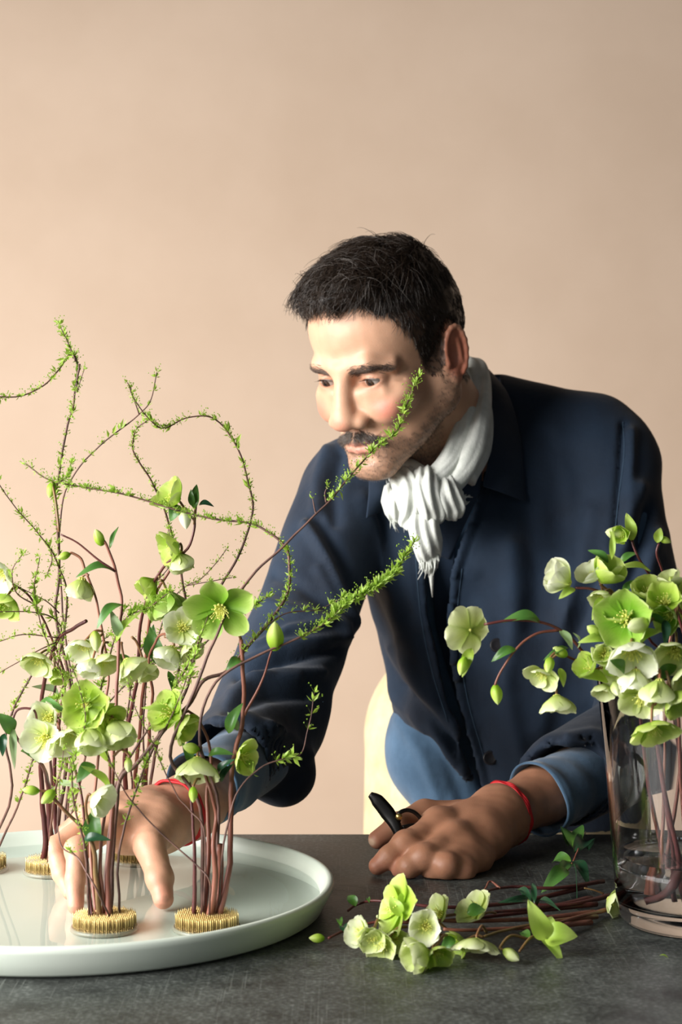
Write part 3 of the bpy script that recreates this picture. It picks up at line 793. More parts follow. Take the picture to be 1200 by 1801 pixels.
# ---------- eyes
m_eye = mat('eye', (.8, .78, .74), .18); a = N(m_eye, 'ShaderNodeAttribute'); a.attribute_name = 'Col'; L(m_eye, a.outputs['Color'], bsdf(m_eye).inputs['Base Color'])
look = Vector((-.03, -1, -.26)).normalized()
for s in (-1, 1):
    V = []; Fc = []; nr, ns = 56, 48; c = Vector((s * .0325, -.0735, 0)); q = look.to_track_quat('Z', 'Y'); cc = []
    for i in range(nr + 1):
        th_ = math.pi * i / nr
        for k in range(ns):
            ph_ = 2 * math.pi * k / ns; r_ = .0128
            if th_ < .46: r_ += .0007 * math.cos(th_ / .46 * math.pi / 2)
            V.append(tuple(HM @ (c + q @ Vector((r_ * math.sin(th_) * math.cos(ph_), r_ * math.sin(th_) * math.sin(ph_), r_ * math.cos(th_))))))
            if th_ < .17: cc.append((.004, .004, .004))
            elif th_ < .46: cc.append((.045, .022, .012))
            elif th_ < .50: cc.append((.05, .035, .028))
            else: cc.append((.36, .31, .275))
    for i in range(nr):
        for k in range(ns): Fc.append((i * ns + k, i * ns + (k + 1) % ns, (i + 1) * ns + (k + 1) % ns, (i + 1) * ns + k))
    plink('eye', V, Fc, m_eye, col=np.array(cc))

# ---------- hair
gh = SDF((-.10, -.135, -.09), (.10, .13, .16), .0019)
gh.ell((0, .010, .036), (.0815, .1015, .0885), 0)
gh.ell((0, -.010, .078), (.070, .088, .058), .02)
gh.ell((0, -.055, .100), (.050, .040, .025), .015)
gh.ell((-.006, -.082, .098), (.040, .020, .015), .012)
def facecut(X, Y, Z):
    X, Y, Z = np.broadcast_arrays(X, Y, Z); aX = np.abs(X)
    zl = np.interp(Y, [-.14, -.092, -.080, -.066, -.055, -.046, -.040, -.032, -.024, -.010, -.004, .008, .022, .034, .046, .06, .12], [.0885, .0880, .081, .070, .052, .034, .020, .004, -.014, -.024, .002, .024, .028, .010, -.045, -.060, -.065])
    # hairline recedes at the temples, dips at the centre
    return (Z - zl + .006 * np.sin(X * 140)) * .75
gh.op(facecut, (-.10, -.135, -.09), (.10, .13, .16), .006, 's')
Vh, Qh = gh.mesh(); Nh = normals(Vh, Qh)
Vh = Vh + Nh * (vnoise(Vh, 260, 31) * .0012 + vnoise(Vh, 120, 33) * .002 * np.clip((Vh[:, 2] - .07) / .03, 0, 1) - .0035)[:, None]
plink('hair_cap', h2w(Vh), Qh, m_hair)
def strands(name, items, m, sides=3):
    """items: list of (Nx3 points, radius root, radius tip) in head space"""
    V = []; Fc = []; base = 0
    for pts, r0, r1 in items:
        n = len(pts)
        t = np.gradient(pts, axis=0); t /= np.linalg.norm(t, axis=1, keepdims=True) + 1e-9
        a = np.cross(t, (.3, .5, .8)); a /= np.linalg.norm(a, axis=1, keepdims=True) + 1e-9; b = np.cross(t, a)
        rr = np.linspace(r0, r1, n)[:, None]
        for k in range(sides):
            an = 2 * math.pi * k / sides; V.append(pts + rr * (a * math.cos(an) + b * math.sin(an)))
        j = np.arange(n - 1)
        for k in range(sides):
            k2 = (k + 1) % sides; Fc.append(np.stack([base + k * n + j, base + k2 * n + j, base + k2 * n + j + 1, base + k * n + j + 1], 1))
        base += n * sides
    return plink(name, h2w(np.concatenate(V)), np.concatenate(Fc), m)
rs = np.random.RandomState(11)
def area_sample(V, Q, n):
    a = V[Q[:, 1]] - V[Q[:, 0]]; b = V[Q[:, 3]] - V[Q[:, 0]]; ar = np.linalg.norm(np.cross(a, b), axis=1); p = ar / ar.sum()
    f_ = rs.choice(len(Q), n, p=p); u = rs.rand(n, 1); v = rs.rand(n, 1); return V[Q[f_, 0]] + a[f_] * u + b[f_] * v, f_
ctr = np.array([0, .01, .03]); keep = np.linalg.norm(Vh - ctr, axis=1) > .07
outer = keep[Qh[:, 0]]
Pn, fi = area_sample(Vh, Qh[outer], 13000); Nn = Nh[Qh[outer][fi, 0]]
items = []; gitems = []
for p, n in zip(Pn, Nn):
    x, y, z = p; top = np.clip((z - .070) / .035, 0, 1)
    if y < -.07 and z < .083: continue
    fwd = np.array([-.55, -1.0, -.10]) ; side = np.array([0, .45, -1.0]) if y < .02 else np.array([0, -.1, -1.0])
    D = fwd * top + side * (1 - top) + rs.normal(size=3) * (.28 + .35 * top)
    cl = math.floor(x * 90) + math.floor(y * 60) * 1.7; D = D + .35 * top * np.array([math.sin(cl * 2.3), 0, math.cos(cl * 3.1)])
    D -= n * (D @ n) * .92; D /= np.linalg.norm(D) + 1e-9
    Ln = (.008 + .022 * top) * (.7 + .6 * rs.rand())
    if y < -.06: Ln *= .85
    if y < -.080 and top > .5: Ln = min(Ln, .014)
    m_ = 7; t = np.linspace(0, 1, m_)[:, None]; c_ = rs.uniform(-1, 1) * .25
    lift = n * (.0010 + .0060 * top) * np.sin(t * 2.2); perp = np.cross(n, D)
    q = p - n * .001 + D * Ln * t + lift + perp * (Ln * c_ * t * t) - np.array([0, 0, 1]) * (.006 * top * t ** 2.5)
    (gitems if rs.rand() < .055 + (.06 if y < -.05 else 0) + (.06 if (z < .03) else 0) else items).append((q, .00042, .00012))  # front gets extra grey strands as painted highlights, besides the real greying
msk = scal[HQ[:, 0]] > .6
Ps, fs = area_sample(HV, HQ[msk], 9000); Ns_ = HN[HQ[msk][fs, 0]]
for p, n in zip(Ps, Ns_):
    x, y, z = p
    if z > .085: continue
    D = np.array([0, .35, -1.0]) if y > -.035 else np.array([-.1 * np.sign(x), -.15, -1.0]); D = D + rs.normal(size=3) * .3
    D -= n * (D @ n) * .8; D /= np.linalg.norm(D); Ln = np.interp(z, [-.06, .0, .05, .085], [.0025, .005, .011, .016]) * (.7 + .6 * rs.rand())
    t = np.linspace(0, 1, 5)[:, None]; q = p - n * .0008 + D * Ln * t + n * (.0012 + .10 * Ln) * np.sin(t * 2.2)
    (gitems if rs.rand() < .06 else items).append((q, .00036, .00012))
strands('hair', items, m_hair); strands('grey_and_highlight_hair', gitems, m_grey)
# loose curls over the forehead
items = []
for k in range(90):
    x0 = rs.uniform(-.052, .046); p = np.array([x0, -.088 + .35 * abs(x0) + rs.uniform(0, .012), .102 - 2.2 * x0 * x0 + rs.uniform(-.004, .006)])
    t = np.linspace(0, 1, 12)[:, None]; am = rs.uniform(.003, .008); ph = rs.uniform(0, 2); ln = rs.uniform(.010, .022)
    cv = np.concatenate([-.35 * ln * t + am * np.sin(3.2 * t + ph), -ln * .95 * np.sin(1.9 * t), -ln * .65 * t ** 1.6 + am * np.cos(3.2 * t + ph)], 1)
    items.append((p + cv - cv[0], .00045, .00010))
strands('fringe', items, m_hair)
# brows, moustache, stubble: rooted on the skin
def root(x, z, y0=-.14):
    h_ = BVH.ray_cast(Vector((x, y0, z)), Vector((0, 1, 0)));
    return (np.array(h_[0]), np.array(h_[1])) if h_[0] is not None else (None, None)
items = []
for s in (-1, 1):
    for k in range(430):
        u = rs.rand(); x = s * (.0135 + .044 * u); z = .0100 + .0070 * math.sin(min(1, u * 1.25) * 2.2) * .9 - .004 * max(0, u - .7) / .3 + rs.normal() * .0036 * (1 - .4 * u)
        p, n = root(x, z)
        if p is None: continue
        D = np.array([s * .9, .25, .5 - .9 * u]) + rs.normal(size=3) * .2; n = -n if n[1] > 0 else n; D -= n * (D @ n); D /= np.linalg.norm(D)
        t = np.linspace(0, 1, 4)[:, None]; ln = .0075 * (.6 + .6 * rs.rand()); items.append((p + D * ln * t + n * .0011 * np.sin(t * 2.6), .00022, .00008))
strands('eyebrows', items, mat('brow hair', (.12, .080, .058), .6))['kind'] = 'stuff'
items = []; gi = []
for k in range(900):
    x = rs.uniform(-.031, .031); z = -.0605 - .010 * (abs(x) / .03) ** 1.6 + rs.normal() * .0028
    p, n = root(x, z)
    if p is None: continue
    n = -n if n[1] > 0 else n; D = np.array([1.1 * np.sign(x) * min(1, abs(x) / .012 + .25), 0, -.9]) + rs.normal(size=3) * .3; D -= n * (D @ n); D /= np.linalg.norm(D)
    t = np.linspace(0, 1, 4)[:, None]; ln = .0075 * (.6 + .7 * rs.rand())
    (gi if rs.rand() < .38 else items).append((p + D * ln * t + n * .0024 * np.sin(t * 2.2), .00026, .00010))
strands('moustache', items, m_mou); 
bi = np.where((bs > .35))[0]; bi = rs.choice(bi, min(2600, len(bi)), replace=False)
it2 = []
for i in bi:
    n = HN[i]; p = HV[i]; D = np.array([0, -.2, -1.0]) + rs.normal(size=3) * .4 + n * .8; D /= np.linalg.norm(D)
    t = np.linspace(0, 1, 3)[:, None]; (gi if rs.rand() < .2 else it2).append((p + D * .0022 * t, .00018, .00009))
strands('stubble', it2, m_stub); strands('grey_stubble', gi, m_grey)
# upper lashes
items = []
for s in (-1, 1):
    for k in range(46):
        u = k / 45; x = s * (.0322 + (u - .5) * .024); z = .0037 - 22 * ((u - .5) * .024 - .001) ** 2
        p = np.array([x, -.0735 - math.sqrt(max(1e-6, .0146 ** 2 - (x - s * .0325) ** 2 - z * z)), z]); D = np.array([s * (u - .45) * 1.2, -1, -.35])
        t = np.linspace(0, 1, 4)[:, None]; items.append((p + D * .0048 * t + np.array([0, 0, 1]) * .0016 * t * t, .00022, .00005))
strands('eyelashes', items, m_hair)['kind'] = 'stuff'

# ---------- scarf
def pleated(b, path, width, thick, seed=0, nple=7, n=44, upv=(0, 0, 1), tw=0.0):
    pts = cr(path, 10); pts, fr = frames(pts, upv); m_ = len(pts)
    wd = np.interp(np.linspace(0, 1, m_), np.linspace(0, 1, len(width)), width); tk = np.interp(np.linspace(0, 1, m_), np.linspace(0, 1, len(thick)), thick)
    r_ = np.random.RandomState(seed); ph = r_.rand(4) * 6.28; V = []; Fc = []
    for i, (p, (t, a, c)) in enumerate(zip(pts, fr)):
        u = i / (m_ - 1)
        for k in range(n):
            an = 2 * math.pi * k / n; ca, sa = math.cos(an), math.sin(an)
            ripple = 1 + .15 * math.sin(nple * ca * 2.0 + ph[0] + 2.6 * math.sin(u * 5 + ph[1])) + .12 * math.sin(9 * u + 3 * ca + ph[3]) + .05 * math.sin(nple * 7 * ca + ph[2] + 4 * u)
            V.append(p + a * (wd[i] * .5 * ca) + c * (tk[i] * .5 * math.copysign(abs(sa) ** .8, sa) * ripple))
    for j in range(m_ - 1):
        for k in range(n):
            k2 = (k + 1) % n; Fc.append((j * n + k, j * n + k2, (j + 1) * n + k2, (j + 1) * n + k))
    Fc.append(tuple(range(n - 1, -1, -1))); Fc.append(tuple((m_ - 1) * n + k for k in range(n)))
    b.add(V, Fc)
b = MB()
# band from behind the neck, down the side to the knot
pleated(b, [P(800, 640, 2.30), P(834, 652, 2.225), P(838, 720, 2.150), P(826, 790, 2.105), P(800, 838, 2.085), P(766, 866, 2.075)], [.030, .034, .036, .038, .036, .030], [.020, .024, .026, .026, .026, .024], 1, 3, upv=(1, -.3, .3))
pleated(b, [P(812, 650, 2.21), P(822, 700, 2.155), P(814, 750, 2.125), P(790, 812, 2.090), P(760, 846, 2.075)], [.018, .022, .024, .028, .026], [.016, .018, .020, .022, .020], 2, 2, upv=(1, -.2, .3))
pleated(b, [P(846, 668, 2.235), P(852, 730, 2.175), P(846, 790, 2.125), P(822, 842, 2.095)], [.018, .022, .024, .022], [.018, .020, .022, .020], 12, 2, upv=(1, -.2, .3))
# other side of the neck
pleated(b, [P(770, 862, 2.085), P(722, 842, 2.11), P(690, 822, 2.17), P(706, 790, 2.24), P(770, 760, 2.32)], [.034, .044, .044, .04, .03], [.024, .024, .022, .022, .02], 3, 3, upv=(0, 0, 1))
# knot: three overlapping folds
pleated(b, [P(706, 835, 2.10), P(722, 868, 2.075), P(728, 900, 2.068), P(716, 925, 2.078)], [.030, .038, .036, .022], [.026, .032, .028, .016], 4, 5, upv=(1, 0, .2))
pleated(b, [P(745, 835, 2.09), P(752, 866, 2.062), P(760, 898, 2.062), P(748, 912, 2.075)], [.026, .036, .034, .020], [.026, .034, .030, .018], 5, 5, upv=(1, 0, -.2))
pleated(b, [P(785, 848, 2.085), P(788, 872, 2.065), P(796, 893, 2.068), P(800, 905, 2.08)], [.028, .036, .034, .018], [.024, .030, .026, .014], 6, 5, upv=(1, 0, -.3))
pleated(b, [P(690, 860, 2.12), P(693, 880, 2.10), P(696, 905, 2.095), P(694, 918, 2.10)], [.020, .030, .024, .010], [.018, .022, .016, .008], 7, 4, upv=(1, 0, 0))
# hanging tail
pleated(b, [P(738, 890, 2.07), P(745, 925, 2.060), P(752, 955, 2.062), P(755, 980, 2.075), P(758, 1004, 2.09)], [.022, .036, .036, .028, .012], [.018, .024, .020, .014, .008], 8, 5, upv=(1, 0, 0))
sc = b
# fringe threads
for k in range(46):
    x0 = 738 + rnd.uniform(0, 32); y0 = rnd.uniform(958, 990); ln = rnd.uniform(15, 34) * (1.0 if k % 4 else 1.3)
    sc.tube([P(x0, y0, 2.068), P(x0 + rnd.uniform(-3, 4), y0 + ln * .5, 2.068), P(x0 + rnd.uniform(-6, 4), y0 + ln, 2.08)], [.0009, .0007, .0004], 4)
sc.tube([P(757, 985, 2.075), P(759, 1015, 2.08), P(761, 1050, 2.10)], [.0045, .0030, .0007], 7)
for k in range(22):
    x0 = 686 + rnd.uniform(0, 34); y0 = 905 + rnd.uniform(-6, 10)
    sc.tube([P(x0, y0, 2.095), P(x0 + rnd.uniform(-3, 5), y0 + 11, 2.09), P(x0 + rnd.uniform(-2, 8), y0 + rnd.uniform(16, 26), 2.10)], [.0009, .0007, .0003], 4)
for k in range(10):
    x0 = 800 + rnd.uniform(0, 12); y0 = 875 + rnd.uniform(-4, 12)
    sc.tube([P(x0, y0, 2.075), P(x0 + 10, y0 + rnd.uniform(-3, 4), 2.07), P(x0 + rnd.uniform(14, 24), y0 + rnd.uniform(-7, 3), 2.075)], [.0012, .0008, .0003], 4)
for k in range(26):
    u = rnd.random(); x0 = 786 + 12 * math.sin(u * 3); y0 = 850 + 40 * u
    sc.tube([P(x0, y0, 2.062), P(x0 + rnd.uniform(2, 7), y0 + rnd.uniform(0, 8), 2.056), P(x0 + rnd.uniform(4, 12), y0 + rnd.uniform(4, 14), 2.062)], [.0006, .0005, .0002], 3)
link('scarf', mesh_np('scarf', np.array([tuple(v) for v in sc.v]) - np.array(ML), sc.f, m_scarf), man)

# ---------- snips held between thumb and index finger
m_black = mat('blackened steel', (.012, .011, .010), .38, .5); m_brs = mat('brass rivet', (.55, .38, .13), .3, .9)
sn = tag(empty('garden_snips', P(703, 1437, 1.80)), 'small black garden snips held between thumb and forefinger above the table', 'snips')
SO = Vector(sn.location)
def blade(pl, wd, th, m, name):
    pts = cr(pl, 6); pts, fr = frames(pts, (0, 0, 1)); V = []; Fc = []; n = len(pts)
    ww = np.interp(np.linspace(0, 1, n), np.linspace(0, 1, len(wd)), wd)
    for p, (t, a, c), w_ in zip(pts, fr, ww):
        side = t.cross(Vector((0, 1, 0))).normalized(); dep = Vector((0, 1, 0))
        for q, e in ((-1, 0), (-.45, -1), (.45, -1), (1, 0), (.45, 1), (-.45, 1)): V.append(p + side * (w_ * .5 * q) + dep * (th * .5 * e) - SO)
    for j in range(n - 1):
        for k in range(6): k2 = (k + 1) % 6; Fc.append((j * 6 + k, j * 6 + k2, (j + 1) * 6 + k2, (j + 1) * 6 + k))
    Fc.append(tuple(range(5, -1, -1))); Fc.append(tuple((n - 1) * 6 + k for k in range(6)))
    return link(name, mesh_np(name, V, Fc, m), sn)
blade([P(651, 1397, 1.805), P(664, 1408, 1.803), P(682, 1430, 1.80), P(696, 1452, 1.795), P(704, 1474, 1.792)], [.006, .0135, .0150, .0115, .0085], .004, m_black, 'blade')
blade([P(660, 1410, 1.811), P(684, 1434, 1.806), P(700, 1450, 1.802)], [.004, .012, .010], .003, m_black, 'blade')
b = MB(); lp = [P(700, 1440, 1.795), P(703, 1430, 1.795), P(714, 1425, 1.798), P(728, 1428, 1.800), (P(740, 1440, 1.803)), P(734, 1450, 1.803), P(722, 1452, 1.800), P(708, 1455, 1.796)]
b.tube([p - SO for p in cr(lp, 6)], .0021, 8); link('handle_loop', mesh_np('handle_loop', b.v, b.f, m_black), sn)
b = MB(); b.lathe([(.0001, -.0035), (.0028, -.0035), (.0032, -.0028), (.0032, .0028), (.0001, .003)], 16, close=False)
o = link('rivet', mesh_np('rivet', b.v, b.f, m_brs), sn); o.location = P(702, 1436, 1.794) - SO; o.rotation_euler = (R(90), 0, 0)
# ================================================================ plants
def leaf_mat(name, stops, trans=.35, rough=.45, vein=.25, spec=.4):
    m = bpy.data.materials.new(name); m.use_nodes = True; nt = m.node_tree; b = bsdf(m)
    b.inputs['Roughness'].default_value = rough; b.inputs['Specular IOR Level'].default_value = spec
    uv = N(m, 'ShaderNodeUVMap'); sp = N(m, 'ShaderNodeSeparateXYZ'); L(m, uv.outputs[0], sp.inputs[0])
    nz = N(m, 'ShaderNodeTexNoise', Scale=9.0, Detail=4.0); mp = N(m, 'ShaderNodeMapping'); mp.inputs['Scale'].default_value = (3.5, .6, 1)
    oi = N(m, 'ShaderNodeObjectInfo'); L(m, uv.outputs[0], mp.inputs[0]); 
    vm = N(m, 'ShaderNodeVectorMath'); vm.operation = 'ADD'; L(m, mp.outputs[0], vm.inputs[0]); L(m, oi.outputs['Random'], vm.inputs[1]); L(m, vm.outputs[0], nz.inputs['Vector'])
    ad = N(m, 'ShaderNodeMath'); ad.operation = 'MULTIPLY_ADD'; ad.inputs[1].default_value = vein; L(m, nz.outputs[0], ad.inputs[0]); L(m, sp.outputs[1], ad.inputs[2])
    a2 = N(m, 'ShaderNodeMath'); a2.operation = 'SUBTRACT'; a2.inputs[1].default_value = vein * .5; L(m, ad.outputs[0], a2.inputs[0])
    r = N(m, 'ShaderNodeValToRGB'); el = r.color_ramp.elements
    while len(el) < len(stops): el.new(.5)
    for e, (p, c) in zip(el, stops): e.position = p; e.color = (*lin(c), 1)
    L(m, a2.outputs[0], r.inputs[0]); L(m, r.outputs[0], b.inputs['Base Color'])
    tr = N(m, 'ShaderNodeBsdfTranslucent'); L(m, r.outputs[0], tr.inputs[0]); mx = N(m, 'ShaderNodeMixShader'); mx.inputs[0].default_value = trans
    L(m, b.outputs[0], mx.inputs[1]); L(m, tr.outputs[0], mx.inputs[2]); L(m, mx.outputs[0], nt.nodes['Material Output'].inputs[0])
    return m
PM = {
 'white': leaf_mat('white green petal', [(0, (170, 196, 70)), (.22, (208, 220, 140)), (.55, (232, 238, 204)), (1, (244, 245, 226))]),
 'cream': leaf_mat('cream green petal', [(0, (156, 184, 60)), (.3, (196, 212, 118)), (.7, (220, 230, 168)), (1, (234, 238, 196))]),
 'lime': leaf_mat('lime petal', [(0, (132, 174, 34)), (.4, (172, 204, 70)), (.8, (204, 224, 118)), (1, (224, 236, 160))]),
 'green': leaf_mat('green petal', [(0, (96, 152, 30)), (.35, (132, 180, 52)), (.75, (176, 208, 98)), (1, (212, 228, 150))]),
}
LM = {
 'leaf': leaf_mat('hellebore leaf', [(0, (84, 124, 44)), (.5, (72, 116, 50)), (1, (92, 132, 66))], .22, .35),
 'dark': leaf_mat('dark leaf', [(0, (40, 74, 44)), (.5, (34, 70, 46)), (1, (52, 88, 60))], .12, .3),
 'young': leaf_mat('young leaf', [(0, (176, 204, 84)), (.5, (164, 198, 76)), (1, (192, 216, 116))], .42, .4),
 'pale': leaf_mat('pale leaf', [(0, (140, 168, 110)), (.5, (150, 178, 128)), (1, (176, 196, 150))], .3, .45),
}
m_stem = mat('red brown stem', rough=.45); noise_col(m_stem, lin((112, 60, 50)), lin((150, 96, 74)), scale=30, stretch=(1, 1, .2))
m_stemg = mat('olive stem', rough=.45); noise_col(m_stemg, lin((118, 104, 56)), lin((140, 84, 64)), scale=18)
m_stemd = mat('dark maroon stem', rough=.42); noise_col(m_stemd, lin((74, 34, 34)), lin((104, 52, 46)), scale=30)
m_bark = mat('thin brown bark', rough=.6); noise_col(m_bark, lin((74, 50, 44)), lin((116, 82, 70)), scale=60)
m_stam = mat('stamens', lin((226, 226, 120)), .5)
def petal_mesh(theta, seed, mname, wf=1.0):
    r_ = random.Random(seed); n, m_ = 10, 6; V = []; UV = []; Fc = []; x = .05; z = 0; bend = 75 if theta < 25 else (50 if theta < 70 else 28)
    wmax = (.50 + r_.uniform(-.02, .05)) * wf; wv = r_.uniform(0, 6)
    for i in range(n + 1):
        t = i / n; a = R(theta + bend * (.55 - t)); 
        if i: x += math.sin(a) / n; z += math.cos(a) / n
        wd = wmax * (.16 + .84 * math.sin(math.pi * .5 * min(1, t / .58)) ** 1.2) * math.sqrt(max(.02, 1 - max(0, (t - .58) / .44) ** 2.3))
        for j in range(m_ + 1):
            s = 2 * j / m_ - 1; c = .42 * wd * s * s + (.026 * math.sin(wv + s * 5 + t * 7) + .016 * math.sin(wv * 2 + s * 11 - t * 5)) * t
            V.append((x - math.cos(a) * c, wd * s, z + math.sin(a) * c)); UV.append((j / m_, min(1, t * (.75 + .35 * abs(s)))))
    for i in range(n):
        for j in range(m_): Fc.append((i * (m_ + 1) + j, i * (m_ + 1) + j + 1, (i + 1) * (m_ + 1) + j + 1, (i + 1) * (m_ + 1) + j))
    return mesh_np('petal', V, Fc, PM[mname], uv=UV)
_pc = {}
def petal(theta, mname, wf=1.0):
    th_ = min((8, 28, 45, 62, 80, 100), key=lambda q: abs(q - theta)); k = (th_, mname, wf)
    if k not in _pc: _pc[k] = [petal_mesh(th_, 17 * th_ + i, mname, wf) for i in range(3)]
    return rnd.choice(_pc[k])
def center_mesh(green):
    b = MB(); b.lathe([(.0001, -.03), (.06, -.01), (.075, .03), (.05, .06), (.0001, .07)], 12, close=False); rr = random.Random(3)
    for i in range(34):
        a = rr.uniform(0, 6.28); q = rr.uniform(.05, .30); l = rr.uniform(.28, .42)
        p1 = (math.cos(a) * .05, math.sin(a) * .05, .04); p3 = (math.cos(a) * q, math.sin(a) * q, l)
        b.tube([p1, ((p1[0] + p3[0]) / 2.3, (p1[1] + p3[1]) / 2.3, l * .55), p3, (p3[0] * 1.03, p3[1] * 1.03, l + .035)], [.010, .009, .009, .022], 4)
    for i in range(9):
        a = i * 6.28 / 9; b.tube([(math.cos(a) * .09, math.sin(a) * .09, .02), (math.cos(a) * .15, math.sin(a) * .15, .10), (math.cos(a) * .16, math.sin(a) * .16, .15)], [.025, .035, .028], 5)
    return mesh_np('flower', b.v, b.f, m_stam)
CM = center_mesh(0)
def bud_mesh(mname):
    n, m_ = 10, 15; V = []; UV = []; Fc = []
    for i in range(n + 1):
        t = i / n; r0 = .31 * math.sin(math.pi * min(1, t * .94 + .06)) ** .7 * (1 - .22 * t)
        for j in range(m_):
            a = 2 * math.pi * j / m_; V.append((r0 * (1 + .10 * math.cos(5 * a + 2.5 * t)) * math.cos(a), r0 * (1 + .10 * math.cos(5 * a + 2.5 * t)) * math.sin(a), t)); UV.append((j / m_, t))
    for i in range(n):
        for j in range(m_): Fc.append((i * m_ + j, i * m_ + (j + 1) % m_, (i + 1) * m_ + (j + 1) % m_, (i + 1) * m_ + j))
    return mesh_np('bud', V, Fc, PM[mname], uv=UV)
BM_ = {k: bud_mesh(k) for k in PM}
def leaf_mesh(mname, seed, slim):
    r_ = random.Random(seed); n, m_ = 12, 6; V = []; UV = []; Fc = []; cu = r_.uniform(.1, .45); tw = r_.uniform(-.4, .4)
    for i in range(n + 1):
        t = i / n; wd = slim * .5 * (math.sin(math.pi * t ** .85) ** .8 + .02); zc = -cu * t * t + .12 * math.sin(t * 3)
        for j in range(m_ + 1):
            s = 2 * j / m_ - 1; a = tw * t; y = wd * s; zz_ = .38 * wd * abs(s) ** 1.3 + .015 * math.sin(9 * t + s * 3)
            V.append((y * math.cos(a) - zz_ * math.sin(a), t, zc + y * math.sin(a) + zz_ * math.cos(a))); UV.append((j / m_, t))
    for i in range(n):
        for j in range(m_): Fc.append((i * (m_ + 1) + j, i * (m_ + 1) + j + 1, (i + 1) * (m_ + 1) + j + 1, (i + 1) * (m_ + 1) + j))
    return mesh_np('leaf', V, Fc, LM[mname], uv=UV)
_lc = {}
def leafm(mname, slim):
    k = (mname, round(slim * 5) / 5)
    if k not in _lc: _lc[k] = [leaf_mesh(mname, i, k[1]) for i in range(3)]
    return rnd.choice(_lc[k])
def T(px, py, z=0.0):
    """point on the table plane (z above it) under photo pixel"""
    d0 = P(px, py, 1.0); o = Vector((0, 0, CAMZ)); dr = d0 - o; s = (TZ + z - CAMZ) / dr.z; return o + dr * s
def V3(q):
    if isinstance(q, Vector): return q
    return P(*q)
def put(o, pos, zdir, scale, spin=None):
    zdir = Vector(zdir).normalized(); q = zdir.to_track_quat('Z', 'Y'); o.matrix_basis = Matrix.LocRotScale(pos, q @ Matrix.Rotation(spin if spin is not None else rnd.uniform(0, 6.28), 4, 'Z').to_quaternion(), Vector((scale,) * 3))
class Plant:
    def __init__(s, name, label, base, group, cat):
        s.base = V3(base); s.t = tag(empty(name, s.base), label, cat, group)
    def stem(s, pts, r0, r1, m=None, nm='stem', n=7):
        p = [V3(q) - s.base for q in pts]; c = cr(p, 6); k = len(c)
        if m is not m_bark: r0 = min(r0, .0040) * .86; r1 = r1 * .85
        c = [q + Vector((noise.noise(q * 60 + s.base * 9), noise.noise(q * 60 + Vector((9, 4, 1))), 0)) * (.0011 if 0 < i < k - 1 else 0) for i, q in enumerate(c)]
        b = MB(); b.tube(c, [r1 + (r0 - r1) * (1 - i / (k - 1)) ** (2.6 if m is not m_bark else 1.4) for i in range(k)], n)
        s.last = [q + s.base for q in c]
        return link(nm, mesh_np(nm, b.v, b.f, m or m_stem), s.t)
    def flower(s, c, dr, Rp, th, mname='cream', ped=None, n=5, spin=None, wf=1.0):
        """c: visible middle (px,py,d); dr (right, towards camera, up); Rp petal length px"""
        c = V3(c); sc_ = 1.06 * Rp * c.y / F; d = Vector((dr[0], -dr[1], dr[2])).normalized()
        b = c - d * (sc_ * .45 * max(0, math.cos(R(th))))
        f = link('flower', CM, s.t); put(f, b - s.base, d, sc_ * 1.0, spin)
        for i in range(n):
            k = link('petal', petal(th + rnd.uniform(-9, 9), mname, wf), f); k.rotation_euler = (rnd.uniform(-.10, .10), rnd.uniform(-.08, .08), 2 * math.pi * i / n + rnd.uniform(-.12, .12))
            q = rnd.uniform(.92, 1.08); k.scale = (q, q * rnd.uniform(.95, 1.15), q); k.location = (0, 0, .004 * i)
        if ped is not None: s.ped(ped, b, d)
        return b
    def ped(s, a, b, d=None, r=.0013, m=None):
        a = V3(a); mid = (a + b) / 2; l = (b - a).length
        pts = [a, a.lerp(b, .5) + Vector((0, 0, l * .12)) - (d * l * .15 if d else Vector((0, 0, 0))), b - (d * l * .10 if d else Vector((0, 0, 0))), b]
        bb = MB(); bb.tube([p - s.base for p in cr(pts, 5)], [r * (1 - .2 * i / 15) for i in range(16)], 6); return link('flower_stalk', mesh_np('flower_stalk', bb.v, bb.f, m or m_stemg), s.t)
    def bud(s, c, dr, Lp, mname='lime', ped=None):
        c = V3(c); sc_ = Lp * c.y / F; d = Vector((dr[0], -dr[1], dr[2])).normalized(); b = c - d * sc_ * .5
        o = link('bud', BM_[mname], s.t); put(o, b - s.base, d, sc_)
        if ped is not None: s.ped(ped, b, d)
    def leaf(s, a, b, wp, mname='leaf', up=(0, -.7, .7)):
        a = V3(a); b = V3(b); y = b - a; l = y.length; yn = y / l; u = Vector(up); z = (u - yn * u.dot(yn)).normalized(); x = yn.cross(z)
        o = link('leaf', leafm(mname, min(1.0, wp * a.y / F / l)), s.t)
        o.matrix_basis = Matrix.Translation(a - s.base) @ Matrix((x, yn, z)).transposed().to_4x4() @ Matrix.Scale(l, 4)
